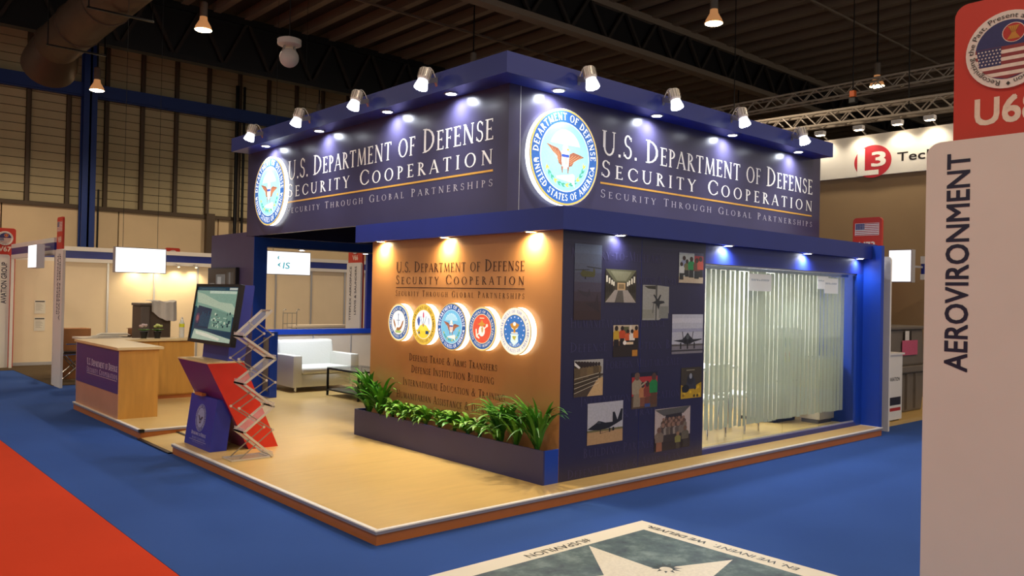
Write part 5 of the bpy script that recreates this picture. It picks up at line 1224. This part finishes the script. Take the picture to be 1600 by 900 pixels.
# ------------------------------------------------------------------ right hand neighbours
l3 = TH('sign_wall', 'tall white and tan stand wall with a round red logo at upper right', 'sign', (12, 1.5, 0))
OB('tan_wall', MB().box((12.02, -1.8, 0), (12.14, 6.0, 4.02)), mat('tan_wall', '#a88c68', .7, var=.04, scale=1), l3, label='tan lower wall')
OB('sign_band', MB().box((11.95, -1.8, 4.01), (12.16, 6.0, 4.77)), WHITE, l3)
a = ART((11.949, 0, 0), *XN, step=.001)
a.ell(-2.275, 4.27, .345, .30, '#c02a38', 1, 48)
def blk(u0, z0, u1, z1, c='#f6f2ec', l=3): a.rect(u0, z0, u1, z1, c, l)
blk(-2.56, 4.11, -2.42, 4.52); blk(-2.56, 4.02, -2.16, 4.11)
P, W = sans('3', .03); a.polys(fit(P, W, -2.30, -2.03, 4.17, .28), '#f6f2ec', 4)
P, W = sans('Technologies', .012); a.polys(fit(P, W, -1.83, -.10, 4.22, .165), '#2a2426', 3)
a.build('logo_print', PRINT, l3, label='round red logo and dark lettering')
for i, y in enumerate((3.2, 2.45, 1.75, 1.2)):
    t = TH('sign_flood', 'small floodlight on top of the white sign wall, number %s from its left' % ('one', 'two', 'three', 'four')[i], 'lamp', (11.75, y, 4.88), 'floodlights on top of the white sign wall')
    OB('head', MB().box((-.06, -.09, -.04), (.06, .09, .04)), WHITE, t, local=True, bevel=.012); OB('arm', MB().bar((.06, 0, 0), (.3, 0, -.09), .02), STEEL, t, local=True); OB('lens', MB().box((-.045, -.07, -.045), (.05, .07, -.04)), E_HALL, t, local=True)
    lamp('lamp_light', 'SPOT', t, (-.02, 0, -.06), 26, (1, .88, .66), (.28, 0, -1), radians(120), .7, .05, local=True)
bb = TH('right_booth_frame', 'white and navy booth frame with a dark back wall right of the stand', 'booth frame', (9.5, .35, 0))
OB('fascia_band', MB().box((9.42, .33, 2.10), (12.0, .37, 2.25)), NAVY, bb); OB('fascia_rail', MB().box((9.42, .32, 2.25), (12.0, .38, 2.36)).box((9.42, .32, 2.02), (12.0, .38, 2.10)), WHITE, bb)
OB('upright', MB().box((10.28, .33, .05), (10.36, .39, 2.1)), WHITE, bb); OB('back_wall', MB().box((8.2, 2.1, .05), (12.0, 2.16, 2.4)), mat('dark_brown_wall', '#3a2a22', .6), bb)
t = TH('dark_poster', 'dark poster with an aircraft and pink squares above the grey bin', 'poster', (12.5, 2.08, 1.2))
OB('board', MB().box((11.55, 2.06, 1.15), (12.0, 2.1, 2.15)).box((10.6, 2.06, 1.15), (11.55, 2.1, 2.15)), BLACK, t)
a = ART((10.75, 2.058, 1.2), (1.2, 0, 0), (0, 0, .92), (0, -1, 0), .0008)
a.rect(0,0,1,1,'#2c211a',0).rect(.56,.62,.92,.98,'#c84c6c',1).rect(.56,.3,.92,.6,'#7a3c48',1).rect(.22,.36,.62,.74,'#6a6450',2).rect(.2,.04,.9,.3,'#8a8468',1).poly([(.3,.6),(.42,.58),(.5,.66),(.56,.58),(.72,.56),(.58,.5),(.5,.42),(.44,.5)], '#1c1a18', 3).line(.3,.14,.8,.2,.02,'#4a463a',2)
a.build('poster_print', PRINT, t)
lightbox(.33, .66, 9.0, 1.97, 2.44, 'square glowing lightbox beside the blue end of the stand', None, 'y')
OB('bracket', MB().bar((9.11, .36, 2.2), (9.43, .36, 2.2), .03), ALU, bpy.data.objects['hanging_lightbox.003'])
wc = TH('white_cabinet', 'white cabinet with dark and red stripe standing beyond the blue end wall', 'cabinet', (8.5, .5, .05))
OB('body', MB().box((8.0, .31, .07), (8.70, .72, .96)), WHITE, wc); OB('top', MB().box((7.98, .29, .96), (8.73, .74, .985)), WHITE, wc); OB('plinth', MB().box((8.02, .34, .05), (8.68, .7, .07)), BLACK, wc)
a = ART((8.0, .3095, .07), (1, 0, 0), (0, 0, 1), (0, -1, 0), .0006); a.rect(.08,.20,.66,.31,'#1e1c28').rect(.08,.12,.66,.165,'#b4281e')
P, W = sans('AVIATION', .02); a.polys(fit(P, W, .30, .62, .53, .055), '#2a2830'); a.build('print', PRINT, wc)
gb = TH('grey_bin', 'large dark grey plastic bin with a pink note behind the white cabinet', 'bin', (9.6, .9, .05))
OB('lower_tub', MB().prism([(9.05, .05), (10.15, .05), (10.25, .64), (8.98, .64)], 'y', .62, 1.4), GREY, gb, bevel=.03)
OB('rim', MB().box((8.93, .57, .64), (10.3, 1.45, .74)), GREY, gb, bevel=.02); OB('upper_tub', MB().prism([(9.0, .74), (10.22, .74), (10.15, 1.28), (9.05, 1.28)], 'y', .62, 1.4), GREY, gb, bevel=.03); OB('lid', MB().box((8.96, .58, 1.28), (10.24, 1.44, 1.33)), GREY, gb, bevel=.02)
for x in (9.25, 9.55, 9.85): OB('rib', MB().box((x-.02, .585, .1), (x+.02, .63, .62)), GREY, gb)
a = ART((9.35, .60, .90), (1, 0, 0), (0, 0, 1), (0, -1, 0), .0008); a.rect(.02,0,.56,.22,'#c85878').rect(.12,.22,.26,.36,'#e4ded6').rect(.26,.22,.34,.36,'#1c1a1a').rect(.08,.22,.12,.36,'#1c1a1a'); a.build('pink_note', PRINT, gb, label='pink note and small tag')
